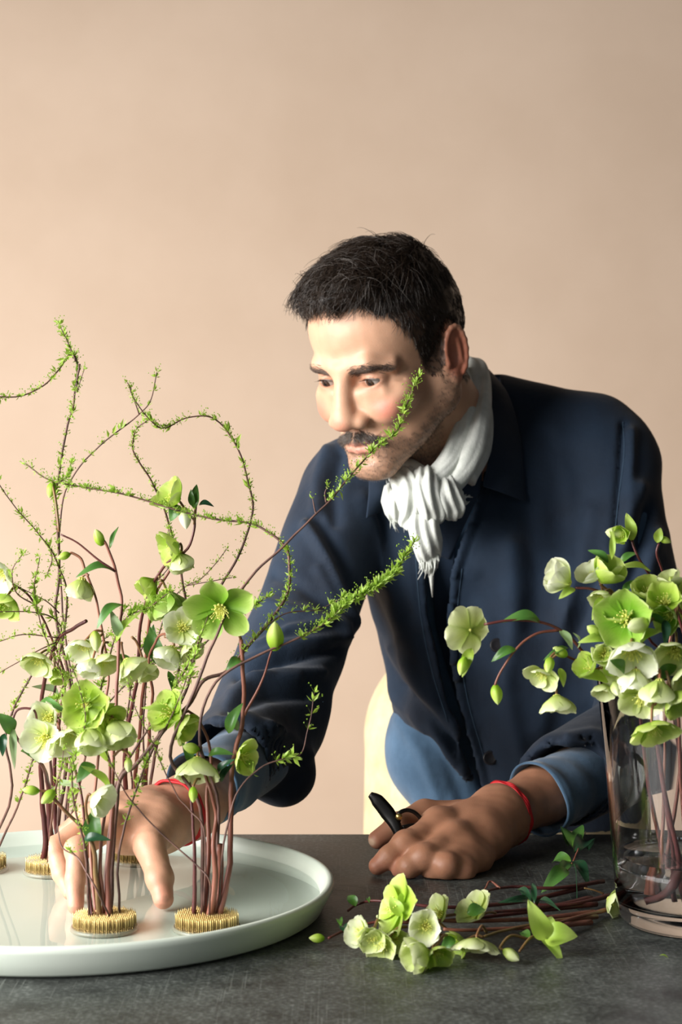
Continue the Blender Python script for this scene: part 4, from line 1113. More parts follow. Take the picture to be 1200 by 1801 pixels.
# ---- fine leafy branches
def tuft(VF, p, t, size, k, r_, spread=1.0, buds=2):
    V, Fc, UV = VF; t = t.normalized()
    for i in range(k):
        d = (Vector((r_.gauss(0, 1), r_.gauss(0, 1), r_.gauss(0, 1) + .5)) * spread + t * .9).normalized(); l = size * r_.uniform(.55, 1.15); w_ = l * r_.uniform(.12, .21)
        s = d.cross(Vector((r_.gauss(0, 1), r_.gauss(0, 1), r_.gauss(0, 1)))).normalized(); u = d.cross(s); b = len(V); p0 = p + d * .0006
        V += [p0, p0 + d * l * .45 + s * w_ + u * w_ * .4, p0 + d * l * .5, p0 + d * l * .45 - s * w_ + u * w_ * .4, p0 + d * l + u * w_ * .5 * r_.uniform(-1, 1)]
        UV += [(.5, 0), (0, .5), (.5, .5), (1, .5), (.5, 1)]
        Fc += [(b, b + 2, b + 1), (b, b + 3, b + 2), (b + 1, b + 2, b + 4), (b + 2, b + 3, b + 4)]
    for i in range(buds):
        d = (Vector((r_.gauss(0, 1), r_.gauss(0, 1), abs(r_.gauss(0, 1)) + .3)) + t * .3).normalized(); l = size * r_.uniform(.8, 1.5); q = p + d * l; b = len(V); e = .00075
        s = d.orthogonal().normalized(); u = d.cross(s)
        V += [p, q - d * e, q + s * e, q + u * e, q - s * e, q - u * e, q + d * e, p + s * .00025]
        UV += [(.5, .5)] * 8
        Fc += [(b, b + 1, b + 7), (b + 1, b + 2, b + 3), (b + 1, b + 3, b + 4), (b + 1, b + 4, b + 5), (b + 1, b + 5, b + 2), (b + 6, b + 3, b + 2), (b + 6, b + 4, b + 3), (b + 6, b + 5, b + 4), (b + 6, b + 2, b + 5)]
_bn = 0
def branch(label, pts, r0=.0014, r1=.0005, leafy=(.4, 1.0), step=.0055, size=.0050, k=5, twigs=(), big=0, sparse=0.0, group='leafy branches in the tray'):
    """pts base->tip; leafy: part of the length that carries tufts; twigs: (pts, step, size)"""
    global _bn; _bn += 1; r_ = random.Random(100 + _bn)
    pl = Plant('leafy_branch', label, pts[0], group, 'branch'); pl.stem(pts, r0, r1, m_bark, n=6)
    VF = ([], [], [])
    def dress(line, lo, st, sz):
        acc = 0; tot = sum((b - a).length for a, b in zip(line[:-1], line[1:])); run = 0
        for a, b in zip(line[:-1], line[1:]):
            l = (b - a).length; run += l; acc += l * 1.2
            if run / tot < lo[0] or run / tot > lo[1]: acc = 0; continue
            while acc > st:
                acc -= st
                if r_.random() < sparse: continue
                q = r_.random(); e = .75 + .5 * math.sin(run * 55 + _bn)
                tuft(VF, a.lerp(b, q), b - a, sz * r_.uniform(.85, 1.35), max(3, int(k * e * 1.6)), r_, buds=3)
        tuft(VF, line[-1], line[-1] - line[-2], sz, k, r_)
    dress(pl.last, leafy, step, size)
    main = pl.last
    for tw in twigs:
        tp, st, sz = tw; pl.stem(tp, r0 * .55, .0004, m_bark, nm='twig', n=5); dress(pl.last, (.12, 1), st, sz)
    for i in range(big):   # longer young shoots
        q = int(len(main) * (leafy[0] + (1 - leafy[0]) * r_.random() * .8)); q = min(q, len(main) - 2); tuft(VF, main[q], main[q + 1] - main[q], .0105, 4, r_, .45, 0)
    me = mesh_np('foliage', [v - pl.base for v in VF[0]], VF[1], LM['young'], uv=VF[2], smooth=False)
    o = link('foliage', me, pl.t); o['kind'] = 'stuff'
    return pl
def interp(pl, d0, d1):
    """2-D pixel list with linear depth"""
    n = len(pl); return [(x, y, d0 + (d1 - d0) * i / (n - 1)) for i, (x, y) in enumerate(pl)]
def foot(K, dx=0, dy=0, z=.010): return Vector((K.x + dx, K.y + dy, K.z + z))
def tr_(K, dx, dy, pl, d0, d1): return [foot(K, dx, dy)] + interp(pl, d0, d1)

# ---------------- tray branches
branch('tall leafy branch at upper left, tip arching over to the left edge', tr_(KC, .0, .0, [(104, 1440), (118, 1330), (124, 1220), (112, 1150), (98, 1079), (105, 995), (98, 890), (101, 845), (115, 767), (129, 708), (136, 640), (122, 624), (100, 655), (70, 682), (35, 697), (-6, 698)], 1.74, 1.66),
       .0019, .0006, (.42, 1), .0052, .0048, 5, [([(133, 636, 1.665), (120, 604, 1.665), (104, 568, 1.665)], .0035, .0055), ([(140, 640, 1.665), (134, 690, 1.665), (148, 650, 1.66)], .01, .004)], 9, .1)
branch('long branch arching from right of the large green flower back across the upper left', tr_(KA, .004, .004, [(208, 1388), (240, 1344), (296, 1276), (332, 1240), (360, 1196), (400, 1180), (440, 1132), (476, 1092), (506, 1044), (510, 1000), (500, 960), (472, 936), (440, 920), (385, 914), (336, 904), (287, 890), (217, 869), (154, 858), (101, 848), (73, 837), (45, 816)], 1.55, 1.62),
       .0021, .0006, (.40, 1), .0046, .0050, 6, [([(98, 850, 1.62), (118, 838, 1.62), (126, 812, 1.62)], .004, .006)], 5, .05)
branch('looping branch whose tip curls above the fork at the upper middle left', tr_(KE, .004, 0, [(262, 1400), (278, 1300), (310, 1200), (326, 1075), (315, 992), (298, 925), (287, 890), (266, 845), (245, 813), (232, 785), (238, 757), (259, 740)], 1.76, 1.66),
       .0017, .0006, (.40, 1), .0048, .0046, 5, [], 0, .12)
branch('arching branch that rises right and hooks back left over the loop', tr_(KE, -.006, .002, [(250, 1400), (262, 1330), (320, 1230), (345, 1150), (384, 1040), (412, 992), (436, 936), (444, 896), (440, 860), (420, 792), (380, 738), (332, 734), (290, 753), (265, 740), (238, 704), (224, 673)], 1.77, 1.64),
       .0018, .0005, (.55, 1), .0050, .0048, 5, [], 10, .15)
branch('thin pale branch forking between the tall branch and the loop', tr_(KC, .010, .004, [(118, 1400), (132, 1250), (110, 1080), (105, 920), (126, 841), (175, 785), (245, 729), (266, 701), (276, 655)], 1.76, 1.74),
       .0013, .0005, (.62, 1), .0150, .0060, 5, [([(245, 729, 1.74), (236, 700, 1.74), (228, 676, 1.74)], .006, .004)], 3, .2)
branch('branch reaching across the man\'s chin and cheek', tr_(KB, -.004, .002, [(352, 1420), (300, 1330), (340, 1220), (375, 1130), (408, 1060), (452, 1004), (504, 956), (540, 920), (588, 872), (620, 832), (656, 792), (700, 756), (714, 716), (726, 684), (738, 662)], 1.53, 1.60),
       .0017, .0005, (.74, 1), .0036, .0068, 4, [([(574, 884, 1.59), (572, 868, 1.59), (576, 856, 1.59)], .03, .0052), ([(556, 904, 1.59), (552, 890, 1.59), (550, 878, 1.59)], .03, .0052)], 0, 0)
branch('branch reaching right towards the white scarf tail, tip dense with leaves', tr_(KB, .004, .002, [(384, 1420), (350, 1300), (380, 1200), (460, 1150), (512, 1128), (572, 1096), (604, 1066), (640, 1044), (672, 1024), (700, 1000), (728, 954)], 1.53, 1.58),
       .0016, .0005, (.68, 1), .0028, .0072, 8, [([(400, 1180, 1.56), (450, 1120, 1.56), (500, 1080, 1.56), (560, 1072, 1.57), (604, 1050, 1.57)], .013, .006)], 7, 0)
branch('branch climbing from the lower left to the left edge of the photo', tr_(KC, -.010, .0, [(92, 1420), (88, 1300), (100, 1190), (115, 1090), (117, 1040), (105, 1002), (88, 964), (56, 925), (28, 894), (-4, 846)], 1.72, 1.60),
       .0015, .0005, (.45, 1), .0065, .0048, 5, [([(88, 964, 1.65), (92, 985, 1.65), (84, 1010, 1.64)], .007, .005)], 2, .2)
branch('low branch with several thin side twigs running off the left edge', tr_(KD, .006, .0, [(20, 1400), (10, 1290), (48, 1200), (96, 1130), (108, 1104), (88, 1084), (48, 1076), (-5, 1076)], 1.70, 1.60),
       .0014, .0005, (.45, 1), .0075, .0048, 5, [([(104, 1122, 1.64), (40, 1116, 1.63), (-5, 1130, 1.62)], .008, .0046), ([(104, 1078, 1.64), (80, 1056, 1.63), (32, 1032, 1.62)], .008, .0046), ([(98, 1130, 1.65), (60, 1148, 1.64), (-5, 1186, 1.63)], .016, .0046), ([(62, 1064, 1.62), (30, 1044, 1.61), (22, 1004, 1.60), (40, 975, 1.60)], .006, .006)], 2, .2)
branch('fine branch with sparse twigs in the gap left of the sleeve', tr_(KE, .010, -.002, [(252, 1300), (258, 1200), (275, 1130), (300, 1060), (329, 1030), (353, 1019), (380, 990), (398, 966)], 1.76, 1.72),
       .0011, .0004, (.40, 1), .0080, .0042, 4, [([(329, 1030, 1.73), (367, 1023, 1.72), (408, 1016, 1.72)], .007, .004)], 0, .1)
branch('thin twig in front of the dark rolled sleeve, tip pointing up', tr_(KB, .010, .002, [(392, 1500), (415, 1399), (458, 1351), (500, 1334), (530, 1325), (544, 1270), (553, 1218)], 1.52, 1.54),
       .0010, .0004, (.55, 1), .0105, .0075, 4, [], 3, .25)
branch('bare thin twig slanting from the right pin holder up to the left past the thumb', tr_(KB, .002, -.004, [(370, 1552), (345, 1521), (282, 1464), (237, 1417), (215, 1385), (190, 1330), (170, 1290), (150, 1250)], 1.50, 1.52),
       .0009, .0004, (.72, 1), .0120, .0055, 4, [], 0, .3)
branch('second bare twig in front of the wrist, below the cream drooping flower', tr_(KB, -.003, .003, [(361, 1468), (335, 1426), (313, 1401), (291, 1360), (270, 1310), (240, 1250), (225, 1200)], 1.52, 1.54),
       .0009, .0004, (.55, 1), .0110, .0055, 4, [], 0, .3)
branch('short thin twig with a tiny sprout in front of the fingertips', tr_(KA, .006, -.006, [(171, 1566), (149, 1528), (133, 1506), (107, 1487), (101, 1436), (106, 1380), (112, 1320)], 1.50, 1.54),
       .0010, .0004, (.62, 1), .0140, .0060, 4, [([(133, 1506, 1.515), (127, 1500, 1.51), (124, 1496, 1.51)], .003, .0055)], 0, .3)
branch('leafy branch leaning right through the middle of the flowers', tr_(KA, -.002, .006, [(196, 1420), (214, 1360), (255, 1290), (300, 1220), (335, 1165), (372, 1120), (400, 1090), (440, 1070), (470, 1050)], 1.56, 1.58),
       .0013, .0005, (.35, 1), .0075, .0062, 6, [([(335, 1165, 1.57), (350, 1130, 1.57), (345, 1090, 1.57)], .008, .005), ([(300, 1220, 1.57), (320, 1195, 1.56), (350, 1190, 1.56)], .006, .0055)], 4, .2)
branch('leafy branch in the middle of the flowers with clusters at mid height', tr_(KC, .006, -.004, [(130, 1420), (150, 1330), (168, 1250), (190, 1160), (220, 1090), (262, 1068), (300, 1040)], 1.70, 1.60),
       .0013, .0005, (.40, 1), .0050, .0070, 7, [([(168, 1250, 1.66), (120, 1270, 1.64), (100, 1230, 1.63)], .006, .006), ([(150, 1330, 1.66), (120, 1300, 1.63), (112, 1340, 1.6)], .006, .006)], 5, .1)

for lb, K, dx, dy, pl, d0, d1, st in (
 ('slender branch rising between the tall straight stem and the long arching branch', KE, -.008, .006, [(232, 1380), (222, 1290), (236, 1180), (262, 1110), (266, 1040), (300, 990), (296, 930)], 1.78, 1.68, .007),
 ('slender branch crossing behind the round pale flowers towards the lower right', KC, .012, -.006, [(120, 1430), (128, 1340), (180, 1250), (250, 1180), (330, 1130), (400, 1075), (432, 1030)], 1.72, 1.64, .008),
 ('slender low branch with fresh tips in front of the large white flowers', KA, -.012, -.004, [(150, 1500), (128, 1400), (130, 1340), (150, 1270), (140, 1210), (120, 1160)], 1.50, 1.49, .0048),
 ('slender branch with fresh tips between the two front pin holders', KA, .012, .004, [(210, 1500), (236, 1400), (262, 1330), (300, 1262), (330, 1190), (352, 1120), (372, 1070)], 1.54, 1.55, .0065),
 ('slender bare-based branch leaning left behind the hooked dark stem', KD, .014, -.004, [(30, 1420), (70, 1300), (110, 1210), (150, 1150), (200, 1110), (220, 1070)], 1.70, 1.64, .007),
 ('slender branch leaning left over the white flowers at the left', KC, -.004, -.010, [(96, 1400), (118, 1300), (112, 1200), (80, 1120), (60, 1040), (70, 980)], 1.66, 1.60, .006)):
    branch(lb, tr_(K, dx, dy, pl, d0, d1), .0012, .0004, (.30, 1), st, .0058, 5, [], 2, .15)
# ---------------- tray hellebores
GH = 'hellebore stems in the tray'
def hb(label, base, r=.0030, g=GH): return Plant('hellebore_stem', label, base, g, 'flower stem')
p = hb('olive stem at the left pin holder bending left to two small green buds', foot(KA, -.004, -.002))
p.stem([p.base, (169, 1537, 1.52), (164, 1493, 1.515), (155, 1468, 1.515), (139, 1449, 1.51), (111, 1423, 1.50), (92, 1400, 1.50)], .0030, .0018, m_stemg)
p.bud((54, 1390, 1.495), (-1, .2, .1), 30, 'lime', (90, 1398, 1.50)); p.bud((84, 1402, 1.495), (-.6, .6, -.6), 34, 'lime')
p.leaf((145, 1482, 1.512), (182, 1468, 1.50), 17, 'dark'); p.leaf((164, 1480, 1.514), (166, 1425, 1.51), 30, 'leaf')
p.flower((172, 1405, 1.505), (.75, .35, -.25), 40, 45, 'white', (158, 1465, 1.513))
p = hb('tallest straight stem of the left pin holder, forking near its top to one bud', foot(KA, .004, -.003))
p.stem([p.base, (190, 1550, 1.525), (198, 1423, 1.53), (198, 1300, 1.54), (204, 1240, 1.55), (210, 1120, 1.56), (214, 1058, 1.57), (203, 1003, 1.57), (190, 962, 1.57), (178, 945, 1.57)], .0034, .0014)
p.stem([(203, 1005, 1.57), (168, 981, 1.57), (140, 956, 1.57), (107, 940, 1.57)], .0014, .0009, m_stemd, 'side_stem')
p.bud((174, 945, 1.57), (-.4, .2, 1), 32, 'lime'); p.leaf((193, 965, 1.57), (207, 925, 1.575), 9, 'leaf'); p.leaf((200, 1005, 1.57), (140, 992, 1.56), 28, 'leaf', (0, -.3, .9))
p.leaf((204, 1130, 1.56), (236, 1072, 1.555), 20, 'young'); p.leaf((216, 1064, 1.565), (166, 1085, 1.55), 28, 'leaf', (0, -.3, .9)); p.leaf((210, 1120, 1.56), (200, 1080, 1.55), 22, 'pale')
p.bud((90, 862, 1.60), (-.2, .3, -1), 30, 'lime'); p.ped((104, 935, 1.58), P(92, 850, 1.60))
p = hb('stem carrying the pale drooping cup at the upper left of the bunch', foot(KA, -.008, .008))
p.stem([p.base, (160, 1500, 1.56), (168, 1380, 1.58), (182, 1260, 1.59), (190, 1180, 1.60), (176, 1090, 1.60), (165, 1040, 1.60), (152, 1008, 1.60)], .0020, .0012)
p.flower((142, 1032, 1.60), (-.15, .15, -1), 42, 30, 'cream', (156, 1012, 1.60)); p.bud((112, 978, 1.60), (-.6, .2, -.2), 24, 'lime', (150, 1006, 1.60))
p.flower((185, 1163, 1.58), (.4, .5, -.8), 40, 45, 'cream', (190, 1130, 1.60)); p.flower((146, 1138, 1.585), (-.2, .6, -.6), 38, 45, 'white', (180, 1110, 1.60)); p.flower((160, 1172, 1.57), (-.2, .5, -.9), 36, 28, 'white', (180, 1115, 1.59))
p.bud((168, 1128, 1.56), (.1, .3, -1), 36, 'cream'); p.leaf((210, 1150, 1.585), (240, 1190, 1.58), 24, 'leaf')
p.flower((228, 1170, 1.57), (.6, .3, -.7), 42, 45, 'cream', (214, 1130, 1.58)); p.flower((258, 1180, 1.60), (.3, .4, -.8), 34, 30, 'cream', (232, 1120, 1.60))
p = hb('stem at the left pin holder holding the large lime flowers in the middle', foot(KA, .0, .002))
p.stem([p.base, (176, 1500, 1.52), (190, 1400, 1.52), (192, 1340, 1.52), (178, 1300, 1.52), (160, 1275, 1.52)], .0022, .0014)
p.flower((150, 1240, 1.50), (-.1, .9, .1), 46, 62, 'lime', (166, 1282, 1.52)); p.flower((205, 1285, 1.505), (.3, .4, -.75), 54, 30, 'cream', (192, 1320, 1.52)); p.flower((160, 1298, 1.495), (.1, .4, -.8), 50, 30, 'cream', (180, 1300, 1.52))
p.leaf((190, 1340, 1.52), (132, 1262, 1.50), 24, 'young'); p.flower((186, 1262, 1.51), (.5, .6, -.3), 38, 62, 'lime', (186, 1310, 1.52))
p.bud((226, 1346, 1.50), (.0, .3, -1), 26, 'cream', (200, 1330, 1.52)); p.leaf((166, 1345, 1.515), (136, 1365, 1.50), 22, 'leaf'); p.leaf((195, 1390, 1.52), (150, 1345, 1.50), 22, 'young')
p = hb('dark maroon stem at the far left pin holder with white flowers at its top', foot(KC, -.010, .002))
p.stem([p.base, (80, 1470, 1.73), (74, 1400, 1.72), (72, 1320, 1.70), (74, 1224, 1.68), (98, 1132, 1.66), (130, 1105, 1.64), (152, 1092, 1.63)], .0052, .0020, m_stemd)
p.flower((66, 1162, 1.64), (-.2, .6, -.6), 40, 45, 'cream', (92, 1150, 1.66)); p.flower((100, 1185, 1.65), (.3, .4, -.8), 30, 30, 'lime', (96, 1150, 1.66))
p.flower((82, 1262, 1.58), (-.4, .7, .1), 40, 45, 'white', (74, 1300, 1.69)); p.flower((78, 1300, 1.57), (-.3, .8, -.2), 46, 62, 'white', (72, 1330, 1.69)); p.flower((110, 1300, 1.56), (.3, .6, -.6), 38, 45, 'white', (78, 1320, 1.69))
p.leaf((66, 1245, 1.62), (98, 1228, 1.58), 22, 'leaf')
p = hb('second dark stem at the far left pin holder curling into a hook', foot(KC, .002, -.008))
p.stem([p.base, (88, 1450, 1.72), (84, 1380, 1.70), (74, 1345, 1.64), (42, 1315, 1.60), (24, 1282, 1.58), (30, 1250, 1.58), (58, 1248, 1.58), (66, 1270, 1.58)], .0046, .0012, m_stemd)
p.leaf((40, 1318, 1.59), (66, 1335, 1.57), 20, 'leaf'); p.leaf((22, 1290, 1.58), (0, 1255, 1.57), 24, 'leaf'); p.leaf((24, 1280, 1.58), (22, 1340, 1.56), 20, 'pale'); p.leaf((8, 1290, 1.57), (2, 1325, 1.56), 16, 'dark')
p = hb('third dark stem at the far left pin holder, upright behind the white flowers', foot(KC, .008, .004))
p.stem([p.base, (98, 1440, 1.74), (96, 1340, 1.73), (108, 1240, 1.72), (112, 1180, 1.70), (60, 1060, 1.66), (10, 1020, 1.62)], .0040, .0012, m_stemd)
p.flower((4, 1010, 1.62), (-.5, .5, -.3), 44, 45, 'white'); p.flower((8, 1060, 1.62), (-.2, .6, -.6), 44, 30, 'lime', (30, 1035, 1.64)); p.leaf((110, 1240, 1.72), (66, 1200, 1.68), 14, 'pale')
p.leaf((96, 1400, 1.70), (116, 1362, 1.66), 14, 'pale')
p = hb('stem behind the hand holding the yellow-green flowers at the upper middle', foot(KE, -.004, -.006))
p.stem([p.base, (222, 1400, 1.76), (222, 1300, 1.74), (240, 1200, 1.72), (250, 1080, 1.70), (286, 1000, 1.68), (330, 965, 1.66), (342, 920, 1.66), (328, 900, 1.66)], .0036, .0014, m_stemd)
p.flower((304, 872, 1.655), (-.5, .2, .45), 46, 45, 'lime', (325, 905, 1.66)); p.ped((342, 922, 1.66), P(345, 888, 1.655)); p.leaf((342, 895, 1.655), (344, 852, 1.655), 17, 'leaf'); p.leaf((350, 888, 1.655), (372, 884, 1.65), 17, 'dark'); p.leaf((338, 890, 1.655), (336, 862, 1.65), 12, 'leaf')
p.bud((326, 912, 1.65), (.1, .3, -1), 40, 'white'); p.leaf((318, 890, 1.655), (296, 910, 1.65), 26, 'leaf')
p = hb('stem behind the hand with two yellow petals and a drooping lime cup', foot(KE, .006, .0))
p.stem([p.base, (238, 1400, 1.77), (246, 1280, 1.74), (260, 1120, 1.70), (268, 1060, 1.69), (300, 1000, 1.68), (316, 975, 1.68)], .0034, .0014)
p.flower((302, 962, 1.67), (-.6, .3, -.2), 44, 45, 'lime', (316, 985, 1.68)); p.flower((318, 985, 1.665), (.3, .2, -1), 38, 28, 'cream')
p.flower((296, 1058, 1.68), (.2, .3, -.9), 56, 30, 'green', (282, 1020, 1.68)); p.flower((262, 1030, 1.69), (-.5, .3, -.4), 40, 30, 'lime', (280, 1015, 1.68))
p.leaf((270, 1160, 1.68), (268, 1104, 1.66), 30, 'leaf'); p.leaf((280, 1170, 1.66), (268, 1110, 1.65), 30, 'leaf')
p = hb('upright stem behind the wrist with the white open flower facing the camera', foot(KE, .012, .004))
p.stem([p.base, (256, 1400, 1.78), (262, 1300, 1.74), (268, 1220, 1.70), (262, 1160, 1.66), (280, 1120, 1.62), (300, 1115, 1.60)], .0032, .0014)
p.flower((322, 1104, 1.575), (.15, .85, .3), 40, 62, 'white', (296, 1122, 1.60)); p.flower((298, 1152, 1.585), (-.3, .4, -.7), 44, 30, 'white', (290, 1120, 1.60)); p.flower((332, 1142, 1.59), (.5, .4, -.6), 32, 45, 'cream', (300, 1118, 1.60))
p.leaf((296, 1180, 1.62), (314, 1232, 1.60), 18, 'leaf')
p = hb('stem at the right pin holder topped by the large star-shaped green flower', foot(KB, .010, .0))
p.stem([p.base, (404, 1518, 1.53), (406, 1379, 1.54), (414, 1320, 1.55), (428, 1262, 1.56), (427, 1180, 1.56), (424, 1125, 1.56)], .0034, .0022)
p.stem([(430, 1258, 1.56), (460, 1200, 1.56), (476, 1148, 1.555), (484, 1128, 1.55)], .0017, .0010, m_stem, 'side_stem'); p.bud((484, 1118, 1.55), (.0, .2, .9), 54, 'lime')
p.flower((388, 1070, 1.545), (-.1, .8, -.45), 60, 80, 'green', (424, 1125, 1.56), spin=.4, wf=.72); p.leaf((424, 1160, 1.56), (400, 1170, 1.55), 18, 'leaf')
p.leaf((418, 1285, 1.55), (404, 1252, 1.55), 18, 'pale'); p.leaf((402, 1290, 1.55), (418, 1240, 1.545), 20, 'leaf')
p.flower((428, 1332, 1.535), (.75, .5, -.1), 36, 62, 'lime', (416, 1320, 1.55))
p = hb('stem at the right pin holder carrying the cream drooping flower', foot(KB, .002, -.002))
p.stem([p.base, (379, 1550, 1.52), (376, 1487, 1.52), (380, 1440, 1.53), (372, 1400, 1.53), (356, 1345, 1.54), (352, 1310, 1.54)], .0044, .0016)
p.flower((346, 1348, 1.525), (-.05, .35, -.95), 52, 45, 'cream', (352, 1312, 1.54)); p.bud((340, 1398, 1.52), (.0, .3, -1), 28, 'lime', (352, 1370, 1.53)); p.bud((336, 1316, 1.53), (-.5, .3, .2), 34, 'lime')
p.leaf((366, 1330, 1.54), (402, 1318, 1.53), 20, 'leaf'); p.leaf((384, 1362, 1.53), (400, 1335, 1.52), 20, 'dark'); p.leaf((388, 1375, 1.53), (402, 1345, 1.525), 16, 'dark')
p = hb('stem at the right pin holder with the open green flower left of the sleeve', foot(KB, -.003, .004))
p.stem([p.base, (368, 1480, 1.54), (364, 1400, 1.55), (372, 1330, 1.56), (352, 1270, 1.56), (330, 1250, 1.56)], .0034, .0014)
p.flower((296, 1252, 1.555), (-.5, .5, .3), 46, 62, 'lime', (330, 1252, 1.56)); p.flower((322, 1276, 1.55), (.7, .35, -.3), 42, 45, 'lime', (328, 1252, 1.56)); p.leaf((318, 1262, 1.56), (252, 1240, 1.55), 18, 'young')
p = hb('thin dark upright stem left of the others at the right pin holder', foot(KB, -.011, .001))
p.stem([p.base, (343, 1518, 1.525), (338, 1430, 1.53), (334, 1370, 1.54), (338, 1335, 1.54)], .0024, .0014, m_stemd)
p.leaf((338, 1345, 1.54), (326, 1310, 1.535), 14, 'leaf')
p = hb('short cut stub among the stems of the right pin holder', foot(KB, .006, .003))
p.stem([p.base, (386, 1560, 1.53), (386, 1484, 1.53)], .0038, .0040, m_stem, n=9)
p = hb('dark stem under the fingertips at the left pin holder', foot(KA, -.010, -.001))
p.stem([p.base, (156, 1560, 1.535), (152, 1500, 1.54), (148, 1440, 1.56), (140, 1380, 1.58), (122, 1330, 1.58)], .0020, .0014, m_stemd)
p.flower((126, 1290, 1.55), (.2, .5, -.5), 34, 45, 'cream', (122, 1328, 1.58)); p.leaf((140, 1390, 1.58), (120, 1400, 1.56), 14, 'young')

# ---------------- vase hellebores
GV = 'hellebore stems in the glass vase'
def vb(label, bx, by, rimx, rimy, r=.0030, m=None):
    """stem from the vase floor to just above the rim; offsets from the vase axis in metres"""
    b = Vector((VX + bx, VY + by, TZ + .026)); p = Plant('hellebore_stem', label, b, GV, 'flower stem'); p.rim = Vector((VX + rimx, VY + rimy, TZ + .215)); p.r = r; p.m = m or m_stemd; return p
def vstem(p, rest):
    b = p.base; mid = b.lerp(p.rim, .5) + Vector((0, 0, 0)); p.stem([b, mid, p.rim] + rest, p.r, .0013, p.m)
p = vb('stem arching far left out of the vase to the big pale flower seen from behind', -.010, -.020, -.052, -.030, .0030)
vstem(p, [(1062, 1198, 1.53), (1030, 1150, 1.52), (990, 1110, 1.51), (950, 1094, 1.505), (900, 1091, 1.50), (852, 1098, 1.50)])
p.flower((826, 1108, 1.50), (-.45, -.70, .05), 44, 80, 'cream', None); p.stem([(985, 1108, 1.51), (940, 1116, 1.505), (905, 1145, 1.50), (882, 1180, 1.50), (871, 1206, 1.50)], .0015, .0011, m_stem, 'side_stem')
p.bud((874, 1222, 1.50), (.1, .2, -1), 36, 'lime'); p.leaf((952, 1096, 1.505), (890, 1076, 1.50), 22, 'leaf', (0, -.5, .8)); p.leaf((908, 1142, 1.50), (866, 1152, 1.495), 22, 'leaf')
p.leaf((830, 1140, 1.50), (812, 1184, 1.49), 20, 'young'); p.bud((814, 1172, 1.49), (-.3, .2, -1), 34, 'lime'); p.leaf((985, 1108, 1.51), (1008, 1140, 1.50), 14, 'pale'); p.leaf((1016, 1140, 1.515), (1014, 1112, 1.50), 12, 'pale')
p = vb('vase stem ending in the white tulip-like cup on the left', .010, -.010, -.030, -.010)
vstem(p, [(1130, 1130, 1.53), (1110, 1075, 1.52), (1080, 1050, 1.51), (1040, 1036, 1.50), (1012, 1034, 1.50)])
p.flower((986, 1018, 1.50), (-.75, .15, .45), 50, 28, 'white', None); p.leaf((1012, 1036, 1.50), (984, 1050, 1.49), 18, 'young')
p.flower((1044, 1010, 1.505), (-.5, .2, .5), 38, 45, 'white', (1060, 1040, 1.51)); p.flower((1066, 1008, 1.50), (.3, .25, .75), 48, 30, 'lime', (1078, 1045, 1.51)); p.flower((1062, 1050, 1.50), (-.3, .4, -.6), 34, 45, 'cream', (1080, 1045, 1.51))
p.leaf((1064, 1050, 1.50), (1042, 1082, 1.49), 16, 'young'); p.leaf((1076, 985, 1.50), (1080, 930, 1.50), 16, 'lime' if False else 'young'); p.leaf((1070, 990, 1.50), (1042, 962, 1.50), 14, 'leaf')
p = vb('tall vase stem with nodding green bud and upright pointed leaf at its tip', .020, .010, .0, .010)
vstem(p, [(1185, 1060, 1.57), (1150, 1020, 1.56), (1125, 985, 1.55), (1112, 950, 1.55)])
p.bud((1084, 938, 1.55), (-.8, .3, .1), 44, 'cream', (1110, 948, 1.55)); p.flower((1092, 940, 1.545), (-.2, .5, .0), 26, 28, 'lime'); p.leaf((1112, 952, 1.55), (1104, 902, 1.55), 21, 'young'); p.leaf((1090, 990, 1.55), (1122, 970, 1.55), 14, 'leaf'); p.leaf((1145, 1005, 1.555), (1090, 992, 1.54), 10, 'young')
p.leaf((1096, 1045, 1.53), (1116, 1016, 1.53), 14, 'leaf')
p = vb('thin vase stem at the right edge with a small round bud', .030, .015, .020, .015, .0022)
vstem(p, [(1190, 1060, 1.60), (1168, 1010, 1.59), (1156, 975, 1.58), (1160, 956, 1.58)]); p.bud((1171, 950, 1.58), (.5, .2, -.2), 22, 'lime'); p.leaf((1156, 955, 1.58), (1162, 928, 1.58), 14, 'young')
p = vb('vase stem low on the left with two pale drooping flowers', -.020, .010, -.060, -.005, .0026)
vstem(p, [(1062, 1190, 1.54), (1040, 1170, 1.52), (1010, 1160, 1.51), (990, 1150, 1.50)])
p.flower((955, 1186, 1.495), (-.3, .6, -.5), 34, 62, 'cream', (985, 1150, 1.50)); p.bud((966, 1170, 1.488), (-.2, .5, -.6), 32, 'lime', (985, 1150, 1.50)); p.flower((980, 1236, 1.50), (.02, .25, -1), 44, 45, 'cream', (974, 1190, 1.50)); p.bud((985, 1146, 1.50), (-.5, .2, .3), 32, 'lime'); p.leaf((985, 1175, 1.50), (992, 1206, 1.49), 16, 'young')
p.leaf((1000, 1140, 1.505), (964, 1146, 1.49), 12, 'leaf')
p = vb('vase stem with small lime buds and a dark leaf left of the large green flower', -.016, -.012, -.044, -.020, .0024)
vstem(p, [(1090, 1180, 1.51), (1088, 1150, 1.50), (1074, 1132, 1.49)])
p.bud((1046, 1110, 1.49), (-.7, .3, .5), 36, 'lime', (1074, 1132, 1.49)); p.flower((1062, 1150, 1.485), (-.2, .6, .1), 34, 30, 'cream', (1080, 1160, 1.49)); p.leaf((1066, 1128, 1.49), (1028, 1118, 1.48), 22, 'young'); p.leaf((1060, 1135, 1.49), (1095, 1130, 1.48), 20, 'leaf'); p.flower((1036, 1172, 1.495), (-.5, .3, .3), 34, 45, 'lime', (1070, 1175, 1.50)); p.leaf((1070, 1200, 1.50), (1022, 1185, 1.49), 26, 'young'); p.leaf((1074, 1190, 1.49), (1076, 1150, 1.48), 24, 'young')
